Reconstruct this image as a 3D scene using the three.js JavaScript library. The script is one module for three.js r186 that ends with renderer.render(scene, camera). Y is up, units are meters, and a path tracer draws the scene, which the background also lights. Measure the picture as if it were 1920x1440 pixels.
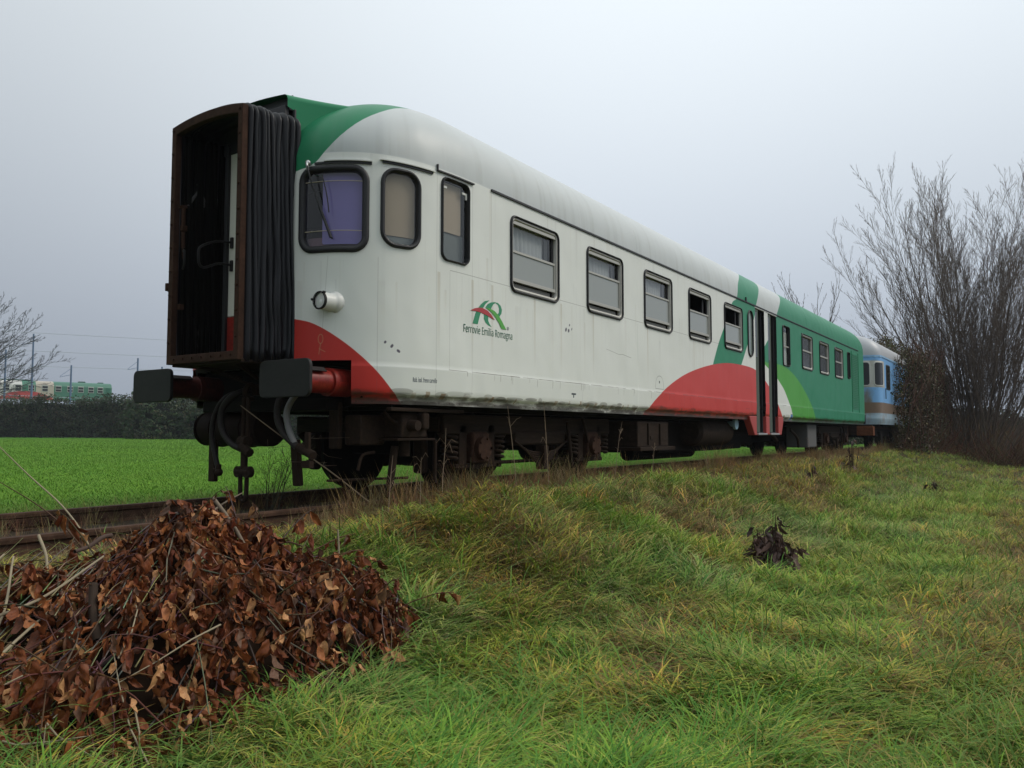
import * as THREE from 'three';
import { mergeGeometries } from 'three/addons/utils/BufferGeometryUtils.js';
import { FontLoader } from 'three/addons/loaders/FontLoader.js';
import { TextGeometry } from 'three/addons/geometries/TextGeometry.js';
import { RoundedBoxGeometry } from 'three/addons/geometries/RoundedBoxGeometry.js';

// ------------------------------------------------------------------ camera, sky, sun, exposure
const scene = new THREE.Scene();
const camera = new THREE.PerspectiveCamera(51.88, 4 / 3, 0.05, 4000);
camera.position.set(0, 0.615, 5.85);
camera.lookAt(0.82748, 0.615 + 0.06204, 5.85 - 0.55805);   // 34 deg to the side of the track, 3.6 deg up
const renderer = new THREE.WebGLRenderer({ antialias: true });
renderer.setSize(1024, 768);
renderer.toneMapping = THREE.LinearToneMapping;
renderer.toneMappingExposure = 1.0;
renderer.shadowMap.enabled = true;
renderer.shadowMap.type = THREE.PCFSoftShadowMap;

const BRIGHT = new THREE.Vector3(0.80, 0.44, -0.44).normalize();
const SUN = new THREE.Vector3(0.5, 0.75, 0.62).normalize();
{
  const W = 256, H = 128, d = new Float32Array(W * H * 4), v = new THREE.Vector3();
  for (let j = 0; j < H; j++) for (let i = 0; i < W; i++) {
    const el = ((j + 0.5) / H - 0.5) * Math.PI, az = ((i + 0.5) / W - 0.5) * 2 * Math.PI;
    v.set(Math.cos(el) * Math.cos(az), Math.sin(el), Math.cos(el) * Math.sin(az));
    const e = Math.max(0, v.y), lobe = Math.max(0, v.dot(SUN));
    let L = 0.262 + 0.76 * Math.pow(e, 0.92) + 0.27 * Math.pow(Math.max(0, 0.5 + 0.5 * v.dot(BRIGHT)), 13) + 0.42 * Math.pow(lobe, 3);
    if (v.y < 0) L = 0.2;
    const b = Math.exp(-e * 3.2), k = (j * W + i) * 4;
    d[k] = L * (0.935 - 0.06 * b); d[k + 1] = L; d[k + 2] = L * (1.02 + 0.2 * b); d[k + 3] = 1;
  }
  const t = new THREE.DataTexture(d, W, H, THREE.RGBAFormat, THREE.FloatType);
  t.mapping = THREE.EquirectangularReflectionMapping; t.magFilter = THREE.LinearFilter; t.minFilter = THREE.LinearFilter; t.needsUpdate = true;
  scene.background = t; scene.environment = t;
}
const sun = new THREE.DirectionalLight(0xfff4e6, 1.5);
sun.position.copy(SUN).multiplyScalar(80).add(new THREE.Vector3(14, 0, 0)); sun.target.position.set(14, 0, 0);
sun.castShadow = true; sun.shadow.radius = 40; sun.shadow.mapSize.set(2048, 2048);
Object.assign(sun.shadow.camera, { left: -45, right: 45, top: 40, bottom: -40, near: 1, far: 200 });
scene.add(sun, sun.target);
scene.fog = new THREE.FogExp2(new THREE.Color().setRGB(0.86, 0.93, 1.0), 0.0005);

// ------------------------------------------------------------------ helpers
function rngOf(seed) { let a = seed >>> 0; return () => { a = (a + 0x6D2B79F5) | 0; let t = Math.imul(a ^ (a >>> 15), 1 | a); t = (t + Math.imul(t ^ (t >>> 7), 61 | t)) ^ t; return ((t ^ (t >>> 14)) >>> 0) / 4294967296; }; }
const hash2 = (i, j, s) => { let h = Math.imul(i, 374761393) ^ Math.imul(j, 668265263) ^ Math.imul(s, 2147483629); h = Math.imul(h ^ (h >>> 13), 1274126177); return ((h ^ (h >>> 16)) >>> 0) / 4294967296; };
function vnoise(x, y, s = 0) {
  const i = Math.floor(x), j = Math.floor(y), fx = x - i, fy = y - j, u = fx * fx * (3 - 2 * fx), w = fy * fy * (3 - 2 * fy);
  return (hash2(i, j, s) * (1 - u) + hash2(i + 1, j, s) * u) * (1 - w) + (hash2(i, j + 1, s) * (1 - u) + hash2(i + 1, j + 1, s) * u) * w;
}
const fbm = (x, y, s = 0) => 0.55 * vnoise(x, y, s) + 0.3 * vnoise(x * 2.1 + 7, y * 2.1, s + 1) + 0.15 * vnoise(x * 4.3, y * 4.3 + 3, s + 2);
const sst = (a, b, x) => { const t = Math.min(1, Math.max(0, (x - a) / (b - a))); return t * t * (3 - 2 * t); };
const lerp = (a, b, t) => a + (b - a) * t;
const V = (x, y, z) => new THREE.Vector3(x, y, z);
const rgb = (r, g, b) => new THREE.Color().setRGB(r, g, b);
const used = new Map();
function numbered(n) { const k = used.get(n) || 0; used.set(n, k + 1); return k ? n + '_' + String(k).padStart(3, '0') : n; }
function tag(o, label, category, group, kind) { o.userData.label = label; if (category) o.userData.category = category; if (group) o.userData.group = group; if (kind) o.userData.kind = kind; return o; }
function thing(name, label, category, pos = [0, 0, 0], group) { const o = new THREE.Group(); o.name = numbered(name); o.position.set(...pos); scene.add(o); return tag(o, label, category, group); }
function prep(g) { let h = g.index ? g.toNonIndexed() : g; for (const k of Object.keys(h.attributes)) if (!['position', 'normal', 'uv'].includes(k)) h.deleteAttribute(k); if (!h.attributes.uv) h.setAttribute('uv', new THREE.BufferAttribute(new Float32Array(h.attributes.position.count * 2), 2)); return h; }
function obj(name, geos, mat, parent = scene) {
  const g = Array.isArray(geos) ? (geos.length === 1 ? geos[0] : mergeGeometries(geos.map(prep))) : geos;
  const m = new THREE.Mesh(g, mat); m.name = parent === scene ? numbered(name) : name; m.castShadow = m.receiveShadow = true; parent.add(m); return m;
}
const at = (g, x, y, z, rx = 0, ry = 0, rz = 0) => { g.applyMatrix4(new THREE.Matrix4().compose(V(x, y, z), new THREE.Quaternion().setFromEuler(new THREE.Euler(rx, ry, rz)), V(1, 1, 1))); return g; };
const box = (w, h, d, x, y, z, r = 0.006, rx = 0, ry = 0, rz = 0) => at(r > 0 ? new RoundedBoxGeometry(w, h, d, 1, Math.min(r, w / 2.1, h / 2.1, d / 2.1)) : new THREE.BoxGeometry(w, h, d), x, y, z, rx, ry, rz);
const cyl = (r0, r1, L, x, y, z, axis = 'y', n = 18, open = false) => at(new THREE.CylinderGeometry(r1, r0, L, n, 1, open), x, y, z, axis === 'z' ? Math.PI / 2 : 0, 0, axis === 'x' ? -Math.PI / 2 : 0);
const tube = (pts, r, n = 7, seg = 0) => new THREE.TubeGeometry(new THREE.CatmullRomCurve3(pts.map(p => V(...p))), seg || pts.length * 5, r, n);
function bar(a, b, r, n = 7) { const A = V(...a), B = V(...b), L = A.distanceTo(B), g = new THREE.CylinderGeometry(r, r, L, n); g.applyQuaternion(new THREE.Quaternion().setFromUnitVectors(V(0, 1, 0), B.clone().sub(A).normalize())); const c = A.add(B).multiplyScalar(0.5); g.translate(c.x, c.y, c.z); return g; }
// mesh arrays with radial normals, for branches, blades and leaves
class MB {
  constructor() { this.p = []; this.n = []; this.c = []; this.i = []; }
  v(p, n, c) { this.p.push(p.x, p.y, p.z); this.n.push(n.x, n.y, n.z); this.c.push(c[0], c[1], c[2]); return this.p.length / 3 - 1; }
  limb(pts, rs, sides, col) {                       // tapered tube along points
    let prev = null;
    const up = V(0.31, 0.2, 0.93);
    for (let k = 0; k < pts.length; k++) {
      const d = (k < pts.length - 1 ? pts[k + 1].clone().sub(pts[k]) : pts[k].clone().sub(pts[k - 1])).normalize();
      const a = V(0, 0, 0).crossVectors(d, up).normalize(), b = V(0, 0, 0).crossVectors(d, a), ring = [];
      for (let s = 0; s < sides; s++) { const t = s / sides * 2 * Math.PI, nn = a.clone().multiplyScalar(Math.cos(t)).addScaledVector(b, Math.sin(t)); ring.push(this.v(pts[k].clone().addScaledVector(nn, rs[k]), nn, col)); }
      if (prev) for (let s = 0; s < sides; s++) { const q = (s + 1) % sides; this.i.push(prev[s], prev[q], ring[s], prev[q], ring[q], ring[s]); }
      prev = ring;
    }
  }
  tri(a, b, c, col) { const n = V(0, 0, 0).crossVectors(b.clone().sub(a), c.clone().sub(a)).normalize(); const i = this.v(a, n, col); this.v(b, n, col); this.v(c, n, col); this.i.push(i, i + 1, i + 2); }
  geo() { const g = new THREE.BufferGeometry(); g.setAttribute('position', new THREE.Float32BufferAttribute(this.p, 3)); g.setAttribute('normal', new THREE.Float32BufferAttribute(this.n, 3)); g.setAttribute('color', new THREE.Float32BufferAttribute(this.c, 3)); g.setIndex(this.i); return g; }
}
function canvasTex(w, h, draw) { const c = document.createElement('canvas'); c.width = w; c.height = h; draw(c.getContext('2d'), w, h); const t = new THREE.CanvasTexture(c); t.colorSpace = THREE.SRGBColorSpace; t.anisotropy = 8; return t; }
const css = (r, g, b, a = 1) => { const f = x => Math.round(255 * (x <= 0.0031308 ? 12.92 * x : 1.055 * Math.pow(x, 1 / 2.4) - 0.055)); return `rgba(${f(r)},${f(g)},${f(b)},${a})`; };
function noiseTex(w, h, seed, f) { const r = rngOf(seed), d = new Uint8Array(w * h * 4); for (let j = 0; j < h; j++) for (let i = 0; i < w; i++) { const q = f(i / w, j / h, r), k = (j * w + i) * 4; d[k] = q[0]; d[k + 1] = q[1]; d[k + 2] = q[2]; d[k + 3] = 255; } const t = new THREE.DataTexture(d, w, h); t.wrapS = t.wrapT = THREE.RepeatWrapping; t.magFilter = THREE.LinearFilter; t.minFilter = THREE.LinearMipmapLinearFilter; t.generateMipmaps = true; t.needsUpdate = true; return t; }
const std = (c, rough = 0.7, metal = 0, o = {}) => new THREE.MeshPhysicalMaterial({ color: c, roughness: rough, metalness: metal, specularIntensity: rough > 0.6 ? 0.25 : 0.7, side: THREE.DoubleSide, ...o });
const grime = noiseTex(256, 256, 5, (u, v, r) => { const a = fbm(u * 9, v * 9, 4), b = fbm(u * 40, v * 40, 9); const k = 120 + 120 * (0.6 * a + 0.4 * b) + 15 * (r() - 0.5); return [k, k * 0.96, k * 0.92]; }); grime.colorSpace = THREE.SRGBColorSpace;
const M = {
  rubber: std(rgb(0.018, 0.018, 0.02), 0.5), bellows: std(rgb(0.008, 0.008, 0.01), 0.36, 0, { specularIntensity: 0.75 }), lining: std(rgb(0.004, 0.0035, 0.003), 0.9, 0, { specularIntensity: 0.1 }), black: std(rgb(0.012, 0.0095, 0.008), 0.8, 0, { map: grime }), under: std(rgb(0.048, 0.032, 0.023), 0.8, 0, { map: grime }),
  rust: std(rgb(0.09, 0.05, 0.036), 0.85, 0, { map: grime }), rail: std(rgb(0.15, 0.092, 0.066), 0.8, 0, { map: grime }), drum: std(rgb(0.026, 0.0135, 0.01), 0.8, 0, { map: grime }),
  alu: std(rgb(0.42, 0.41, 0.37), 0.45, 0.4), white: std(rgb(0.62, 0.63, 0.6), 0.35), red: std(rgb(0.42, 0.035, 0.025), 0.4, 0, { map: grime }), redDull: std(rgb(0.16, 0.03, 0.025), 0.6, 0, { map: grime }),
  green: std(rgb(0.012, 0.2, 0.085), 0.32), plate: std(rgb(0.018, 0.018, 0.02), 0.6, 0.1, { map: grime }), hose: std(rgb(0.016, 0.013, 0.012), 0.6, 0, { specularIntensity: 0.4 }),
  blind: std(rgb(0.40, 0.31, 0.24), 0.9), lilac: std(rgb(0.27, 0.25, 0.40), 0.8), curtain: std(rgb(0.36, 0.36, 0.37), 0.95), inside: std(rgb(0.03, 0.022, 0.016), 0.9), frost: std(rgb(0.42, 0.46, 0.45), 0.35),
  leaf: std(0xffffff, 0.6, 0, { vertexColors: true }), bark: std(0xffffff, 0.9, 0, { vertexColors: true }), dry: std(0xffffff, 0.8, 0, { vertexColors: true }),
  doorleaf: std(rgb(0.075, 0.095, 0.08), 0.65), chrome: std(rgb(0.5, 0.5, 0.5), 0.3, 0.7), lens: new THREE.MeshPhysicalMaterial({ color: 0xffffff, roughness: 0.06, transmission: 1, thickness: 0 }),
  glass: new THREE.MeshPhysicalMaterial({ color: rgb(0.86, 0.9, 0.89), roughness: 0.04, transmission: 1, thickness: 0, ior: 1.5, side: THREE.DoubleSide }),
  purpleGlass: new THREE.MeshPhysicalMaterial({ color: rgb(0.8, 0.78, 0.95), roughness: 0.05, transmission: 1, thickness: 0, ior: 1.55, side: THREE.DoubleSide }),
  darkGlass: std(rgb(0.02, 0.022, 0.024), 0.08), film: std(rgb(0.03, 0.034, 0.034), 0.12, 0, { specularIntensity: 0.35, bumpMap: noiseTex(256, 256, 66, (u, v) => { const k = 255 * fbm(u * 10 + 2 * fbm(u * 5, v * 5, 2), v * 10, 71); return [k, k, k]; }), bumpScale: 0.02 }),
};

// ------------------------------------------------------------------ terrain
function ground(x, z) {
  const far = sst(60, 10, Math.hypot(x, z - 5.85));
  const bump = (fbm(x * 0.9, z * 0.9, 21) - 0.5) * 0.11 * sst(0.9, 1.8, z) * (0.4 + 0.6 * far) + (fbm(x * 2.9, z * 2.9, 33) - 0.5) * 0.10 * sst(1, 1.6, z) * far;
  if (z > 0.9) { const sh = sst(3.6, 6.2, x); return -0.13 + 0.12 * sh * sst(0.95, 1.45, z) - (0.65 + 0.12 * sh) * sst(lerp(0.9, 1.25, sh), lerp(3.6, 4.3, sh), z) + bump; }
  if (z > -1) return -0.13;
  return -0.13 - 0.1 * sst(1, 2.6, -z) + 0.42 * sst(12, 85, -z);
}
function sheet(xs, zs, y = ground) {
  const p = [], uv = [], idx = [];
  for (const z of zs) for (const x of xs) { p.push(x, y(x, z), z); uv.push(x, z); }
  for (let j = 0; j < zs.length - 1; j++) for (let i = 0; i < xs.length - 1; i++) { const a = j * xs.length + i, b = a + 1, c = a + xs.length, d = c + 1; idx.push(a, c, b, b, c, d); }
  const g = new THREE.BufferGeometry(); g.setAttribute('position', new THREE.Float32BufferAttribute(p, 3)); g.setAttribute('uv', new THREE.Float32BufferAttribute(uv, 2)); g.setIndex(idx); g.computeVertexNormals();
  if (g.attributes.normal.getY(0) < 0) { for (let i = 0; i < idx.length; i += 3) [idx[i], idx[i + 1]] = [idx[i + 1], idx[i]]; g.setIndex(idx); g.computeVertexNormals(); }
  return g;
}
const steps = (list) => { const o = []; for (let k = 0; k < list.length - 1; k++) { const [a, st] = list[k], b = list[k + 1][0]; const n = Math.max(1, Math.round((b - a) / st)); for (let i = 0; i < n; i++) o.push(a + (b - a) * i / n); } o.push(list[list.length - 1][0]); return o; };
const xsG = steps([[-300, 60], [-60, 10], [-10, 0.5], [0, 0.13], [16, 0.5], [50, 4], [120, 40], [900, 1]]);
const soil = noiseTex(512, 512, 8, (u, v, r) => { const a = fbm(u * 12, v * 12, 3), b = fbm(u * 60, v * 60, 6), g = 0.6 * a + 0.4 * b; return [34 + 34 * g + 16 * (r() - 0.5), 32 + 30 * g + 14 * (r() - 0.5), 20 + 14 * g]; }); soil.colorSpace = THREE.SRGBColorSpace; soil.repeat.set(0.6, 0.6);  // soil colour kept dark for the gaps between grass blades
const fieldTex = noiseTex(1024, 1024, 18, (u, v, r) => { const a = fbm(u * 14, v * 14, 13), b = fbm(u * 90, v * 90, 16), q = r() - 0.5; const g = 0.5 * a + 0.5 * b; return [52 + 34 * g + 20 * q, 98 + 34 * g + 22 * q, 22 + 12 * g]; }); fieldTex.colorSpace = THREE.SRGBColorSpace; fieldTex.repeat.set(0.12, 0.12);
tag(obj('ground', sheet(xsG, steps([[0.9, 0.1], [6.5, 0.5], [12, 3], [40, 30], [300, 1]])), std(0xffffff, 1, 0, { map: soil })), 'dark soil under the long grass of the railway embankment', 'ground', null, 'structure');
tag(obj('field', sheet(xsG, steps([[-1500, 300], [-300, 40], [-60, 5], [-12, 0.8], [-1, 1]])), std(0xffffff, 1, 0, { map: fieldTex })), 'flat bright green field beyond the track', 'field', null, 'structure');
const bedTex = noiseTex(512, 512, 28, (u, v, r) => { const a = fbm(u * 30, v * 30, 43), b = fbm(u * 90, v * 90, 46), q = r(); const g = 30 + 60 * a * b + 24 * q * b; return [g * 1.05, g * 0.9, g * 0.72]; }); bedTex.colorSpace = THREE.SRGBColorSpace;
tag(obj('track_bed', sheet(steps([[-300, 60], [-60, 10], [-10, 0.4], [30, 2], [120, 40], [900, 1]]), steps([[-1, 0.12], [0.9, 1]]), (x, z) => -0.13 + (fbm(x * 5, z * 5, 51) - 0.5) * 0.05 * sst(1, 0.7, Math.abs(z))), std(0xffffff, 1, 0, { map: bedTex })), 'dark littered soil between the rails', 'track bed', null, 'structure');

// ------------------------------------------------------------------ rails
function railShape() {
  const s = new THREE.Shape(); const h = [[0.036, 0], [0.038, -0.014], [0.034, -0.036], [0.010, -0.05], [0.009, -0.11], [0.03, -0.132], [0.07, -0.142], [0.07, -0.152]];
  s.moveTo(-0.03, 0.001); s.lineTo(0.03, 0.001); for (const [a, b] of h) s.lineTo(a, b); for (const [a, b] of h.slice().reverse()) s.lineTo(-a, b); return s;
}
function makeRail(z, joints, label) {
  const t = thing('rail', label, 'rail', [0, 0, z]);
  const g = new THREE.ExtrudeGeometry(railShape(), { depth: 190, bevelEnabled: false, steps: 60 }); g.rotateY(Math.PI / 2); g.translate(-40, 0, 0); obj('running_rail', g, M.rail, t);
  for (const x of joints) {
    obj('fishplate', [box(0.46, 0.07, 0.022, x, -0.08, 0.022)], M.rust, t);
    for (const dx of [-0.16, -0.06, 0.06, 0.16]) obj('bolt', [cyl(0.018, 0.018, 0.03, x + dx, -0.08, 0.045, 'z', 6)], M.rust, t);
  }
  for (let x = -2; x < 26; x += 0.62) obj('rail_clip', [box(0.11, 0.035, 0.09, x, -0.135, 0.075), cyl(0.016, 0.016, 0.05, x, -0.11, 0.085, 'y', 6)], M.rust, t);
  return t;
}
makeRail(0.752, [6.2], 'rusty rail nearer the grass, half hidden by weeds');
makeRail(-0.752, [3.05, 12.6], 'rusty rail farther from the grass, in front of the green field');

// ------------------------------------------------------------------ railcar body surface: s runs along the side and round the nose, v up the wall and over the roof
function bodyOf({ XF, LX, XR, LR = LX, A = 1.44, P = 3.4, Y0 = 2.98, BH = 0.858, N: N0 = 2.6, CR = 1.178, BOT = 0.86 }) {
  const K = 600, quarter = (L) => { const q = [{ u: 0, z: A, l: 0 }]; let l = 0; for (let k = 1; k <= K; k++) { const t = Math.PI / 2 * (1 - k / K); const u = L * Math.pow(Math.max(0, Math.cos(t)), 2 / P), z = A * Math.pow(Math.max(0, Math.sin(t)), 2 / P), o = q[k - 1]; l += Math.hypot(u - o.u, z - o.z); q.push({ u, z, l }); } return q; };
  const qf = quarter(LX), qr = quarter(LR), sMin = XF - qf[K].l, sMax = XR + qr[K].l;
  function plan(s) {
    if (s >= XF && s <= XR) return { x: s, z: A, nx: 0, nz: 1 };
    const f = s < XF, q = f ? qf : qr, d = Math.min(f ? XF - s : s - XR, q[K].l); let lo = 0, hi = K; while (hi - lo > 1) { const m = (lo + hi) >> 1; if (q[m].l <= d) lo = m; else hi = m; }
    const t = (d - q[lo].l) / (q[hi].l - q[lo].l || 1), u = lerp(q[lo].u, q[hi].u, t), z = lerp(q[lo].z, q[hi].z, t);
    const a = q[Math.max(0, lo - 3)], b = q[Math.min(K, hi + 3)], du = b.u - a.u, dz = b.z - a.z, L = Math.hypot(du, dz) || 1;
    return { x: f ? XF - u : XR + u, z, nx: (f ? 1 : -1) * dz / L, nz: du / L };
  }
  const inset = v => v >= CR + 0.004 ? 0 : v >= CR - 0.01 ? -0.005 : v > 0.955 ? -0.005 + 0.010 * (CR - v) / (CR - 0.955) : v > 0.905 ? 0.005 + 0.038 * sst(0.955, 0.905, v) : 0.043;
  const raw = (s, v) => {
    const p = plan(s);
    if (v <= Y0) { const k = inset(v); return V(p.x - p.nx * k, v, p.z - p.nz * k); }
    const a = (v - Y0) / 1.6 * Math.PI / 2, N = N0 - 0.62 * (s < XF ? sst(0.1, 0.85, (XF - s) / qf[K].l) : s > XR ? sst(0.1, 0.85, (s - XR) / qr[K].l) : 0), r = Math.pow(Math.max(0, Math.cos(a)), 2 / N), h = Y0 + BH * Math.pow(Math.max(0, Math.sin(a)), 2 / N);
    const x = s < XF ? XF - (XF - p.x) * r : s > XR ? XR + (p.x - XR) * r : p.x; return V(x, h, p.z * r);
  };
  const nrm = (s, v) => { if (v <= Y0 - 0.02 && v > CR + 0.02) { const p = plan(s); return V(p.nx, 0, p.nz); } const e = 0.012, vt = Math.min(v + e, Y0 + 1.59), a = raw(s + e, v), b = raw(s - e, v), c = raw(s, vt), d = raw(s, vt - 2 * e); const n = a.sub(b).cross(c.sub(d)).normalize(); return n.x === n.x && n.lengthSq() > 0.5 ? (n.dot(V(plan(s).nx, 0.3, plan(s).nz)) < 0 ? n.negate() : n) : V(0, 1, 0); };
  const surf = (s, v, off = 0) => { const p = raw(s, v); return off ? p.addScaledVector(nrm(s, v), off) : p; };
  return { plan, raw, nrm, surf, sMin, sMax, Y0, BOT, A };
}
// rounded rectangle in (s, v): same number of points whatever the inset
function rrect(s0, s1, v0, v1, r, ins = 0, n = 7, ns = 6) {
  const R = Math.max(r - ins, 0.004), a = s0 + ins, b = s1 - ins, c = v0 + ins, d = v1 - ins, o = [];
  const cs = [[b - R, d - R, 0], [a + R, d - R, 1], [a + R, c + R, 2], [b - R, c + R, 3]];
  cs.forEach(([x, y, q], i) => { for (let k = 0; k <= n; k++) { const t = (q + k / n) * Math.PI / 2; o.push([x + R * Math.cos(t), y + R * Math.sin(t)]); }
    const nx = cs[(i + 1) % 4], t1 = (nx[2]) * Math.PI / 2, e = [nx[0] + R * Math.cos(t1), nx[1] + R * Math.sin(t1)], l = o[o.length - 1]; for (let k = 1; k < ns; k++) o.push([lerp(l[0], e[0], k / ns), lerp(l[1], e[1], k / ns)]); });
  return o;
}
function ringGeo(B, [s0, s1, v0, v1, r], prof, closed = true) {         // prof: [inset, offset] pairs swept round the outline
  const rings = prof.map(([i, off]) => rrect(s0, s1, v0, v1, r, i).map(([s, v]) => B.surf(s, v, off))), n = rings[0].length, p = [], idx = [];
  for (const R of rings) for (const q of R) p.push(q.x, q.y, q.z);
  for (let k = 0; k < rings.length - 1; k++) for (let i = 0; i < n; i++) { const a = k * n + i, b = k * n + (i + 1) % n, c = a + n, d = b + n; idx.push(a, c, b, b, c, d); }
  const g = new THREE.BufferGeometry(); g.setAttribute('position', new THREE.Float32BufferAttribute(p, 3)); g.setIndex(idx); g.computeVertexNormals(); return g;
}
function paneGeo(B, [s0, s1, v0, v1, r], off, ins = 0) {
  const cs = (s0 + s1) / 2, cv = (v0 + v1) / 2, out = rrect(s0, s1, v0, v1, r, ins), n = out.length, p = [], nn = [], idx = [], lv = 5;
  for (let k = 0; k <= lv; k++) for (const [s, v] of out) { const t = k / lv, a = lerp(cs, s, t), b = lerp(cv, v, t), q = B.surf(a, b, off), m = B.nrm(a, b); p.push(q.x, q.y, q.z); nn.push(m.x, m.y, m.z); }
  for (let k = 0; k < lv; k++) for (let i = 0; i < n; i++) { const a = k * n + i, b = k * n + (i + 1) % n, c = a + n, d = b + n; idx.push(a, c, b, b, c, d); }
  const g = new THREE.BufferGeometry(); g.setAttribute('position', new THREE.Float32BufferAttribute(p, 3)); g.setAttribute('normal', new THREE.Float32BufferAttribute(nn, 3)); g.setIndex(idx); return g;
}
function strip(B, s0, s1, v0, v1, off, thick = 0.01, n = 1) {              // small flat bar standing proud of the wall
  const p = [], idx = []; for (let k = 0; k <= n; k++) { const s = lerp(s0, s1, k / n); for (const [v, o] of [[v0, off - thick], [v0, off], [v1, off], [v1, off - thick]]) { const q = B.surf(s, v, o); p.push(q.x, q.y, q.z); } }
  for (let k = 0; k < n; k++) for (let j = 0; j < 4; j++) { const a = k * 4 + j, b = k * 4 + (j + 1) % 4; idx.push(a, a + 4, b, b, a + 4, b + 4); } idx.push(0, 1, 2, 0, 2, 3); const e = n * 4; idx.push(e, e + 2, e + 1, e, e + 3, e + 2);
  const g = new THREE.BufferGeometry(); g.setAttribute('position', new THREE.Float32BufferAttribute(p, 3)); g.setIndex(idx); const h = g.toNonIndexed(); h.computeVertexNormals(); return h;
}
function wallGeo(B, sr, vr, holes, tex, side = 1, skip = null) {          // grid with window holes, both for wall and roof
  const ss = [...new Set(sr)].sort((a, b) => a - b), vs = [...new Set(vr)].sort((a, b) => a - b), p = [], n = [], uv = [], idx = [];
  const put = (s, v) => { const q = B.raw(s, v), m = B.nrm(s, v); p.push(q.x, q.y, q.z * side); n.push(m.x, m.y, m.z * side); uv.push((s - tex.s0) / (tex.s1 - tex.s0), (v - tex.v0) / (tex.v1 - tex.v0)); return p.length / 3 - 1; };
  const id = ss.map(s => vs.map(v => put(s, v))), f = (a, b, c) => side > 0 ? idx.push(a, b, c) : idx.push(a, c, b);
  for (let i = 0; i < ss.length - 1; i++) for (let j = 0; j < vs.length - 1; j++) {
    const cs = (ss[i] + ss[i + 1]) / 2, cv = (vs[j] + vs[j + 1]) / 2;
    if (holes.some(h => cs > h[0] && cs < h[1] && cv > h[2] && cv < h[3]) || (skip && skip(cs, cv))) continue;
    f(id[i][j], id[i + 1][j], id[i][j + 1]); f(id[i + 1][j], id[i + 1][j + 1], id[i][j + 1]);
  }
  for (const [s0, s1, v0, v1, r] of holes) { if (!r || s0 < ss[0] - 1e-6 || s1 > ss[ss.length - 1] + 1e-6) continue;
    for (const [cx, cy, sx, sy] of [[s0, v0, 1, 1], [s1, v0, -1, 1], [s0, v1, 1, -1], [s1, v1, -1, -1]]) {
      const c = put(cx, cy); let prev = null; for (let k = 0; k <= 7; k++) { const t = k / 7 * Math.PI / 2, q = put(cx + sx * r * (1 - Math.cos(t)), cy + sy * r * (1 - Math.sin(t))); if (prev !== null) (sx * sy > 0 ? f(c, q, prev) : f(c, prev, q)); prev = q; }
    } }
  const g = new THREE.BufferGeometry(); g.setAttribute('position', new THREE.Float32BufferAttribute(p, 3)); g.setAttribute('normal', new THREE.Float32BufferAttribute(n, 3)); g.setAttribute('uv', new THREE.Float32BufferAttribute(uv, 2)); g.setIndex(idx); return g;
}
const range = (a, b, n) => Array.from({ length: n + 1 }, (_, k) => lerp(a, b, k / n));

// ------------------------------------------------------------------ the white, green and red railcar
const font = await new FontLoader().loadAsync('fonts/droid/droid_sans_regular.typeface.json');
const B1 = bodyOf({ XF: 6.10, LX: 1.65, XR: 24.6 });
const WHITE = [0.69, 0.705, 0.665], GREEN = [0.022, 0.215, 0.112], RED = [0.46, 0.034, 0.026], LIME = [0.075, 0.33, 0.045];
function sv(x, z, y) {                                                       // point of the nose -> (s, v)
  const A = 1.44, P = 3.4, u = Math.max(0, (6.1 - x) / 1.65); let r = Math.pow(Math.pow(z / A, P) + Math.pow(u, P), 1 / P);
  let a = r < 0.97 ? Math.acos(Math.pow(r, 1.3)) : y > 2.98 ? Math.asin(Math.min(1, Math.pow((y - 2.98) / 0.858, 1.3))) : 0;
  r = Math.min(r, 1); const X = 6.1 - (6.1 - x) / r, Z = z / r; let best = 1e9, bs = 6.1;
  for (let k = 0; k <= 800; k++) { const s = lerp(B1.sMin, 6.1, k / 800), p = B1.plan(s), d = (p.x - X) ** 2 + (p.z - Z) ** 2; if (d < best) { best = d; bs = s; } }
  return [bs, y <= 2.98 ? y : 2.98 + a / (Math.PI / 2) * 1.6];
}
const noseGreen = [[4.45, 0.45, 2.84], [4.48, 0.62, 2.86], [4.514, 0.784, 2.907], [4.549, 0.874, 3.024], [4.626, 0.982, 3.201], [4.781, 1.077, 3.348], [4.95, 1.114, 3.446], [5.217, 1.09, 3.56], [5.45, 1.04, 3.63], [5.75, 0.9, 3.73], [6.0, 0.62, 3.79], [6.06, 0.3, 3.8]].map(q => sv(...q));
const noseRed = [[3.44, 1.62], [3.8, 1.615], [4.079, 1.574], [4.228, 1.537], [4.371, 1.467], [4.531, 1.361], [4.636, 1.277], [4.739, 1.184], [4.843, 1.075], [4.927, 0.975], [5.028, 0.861], [5.09, 0.5]];
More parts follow.
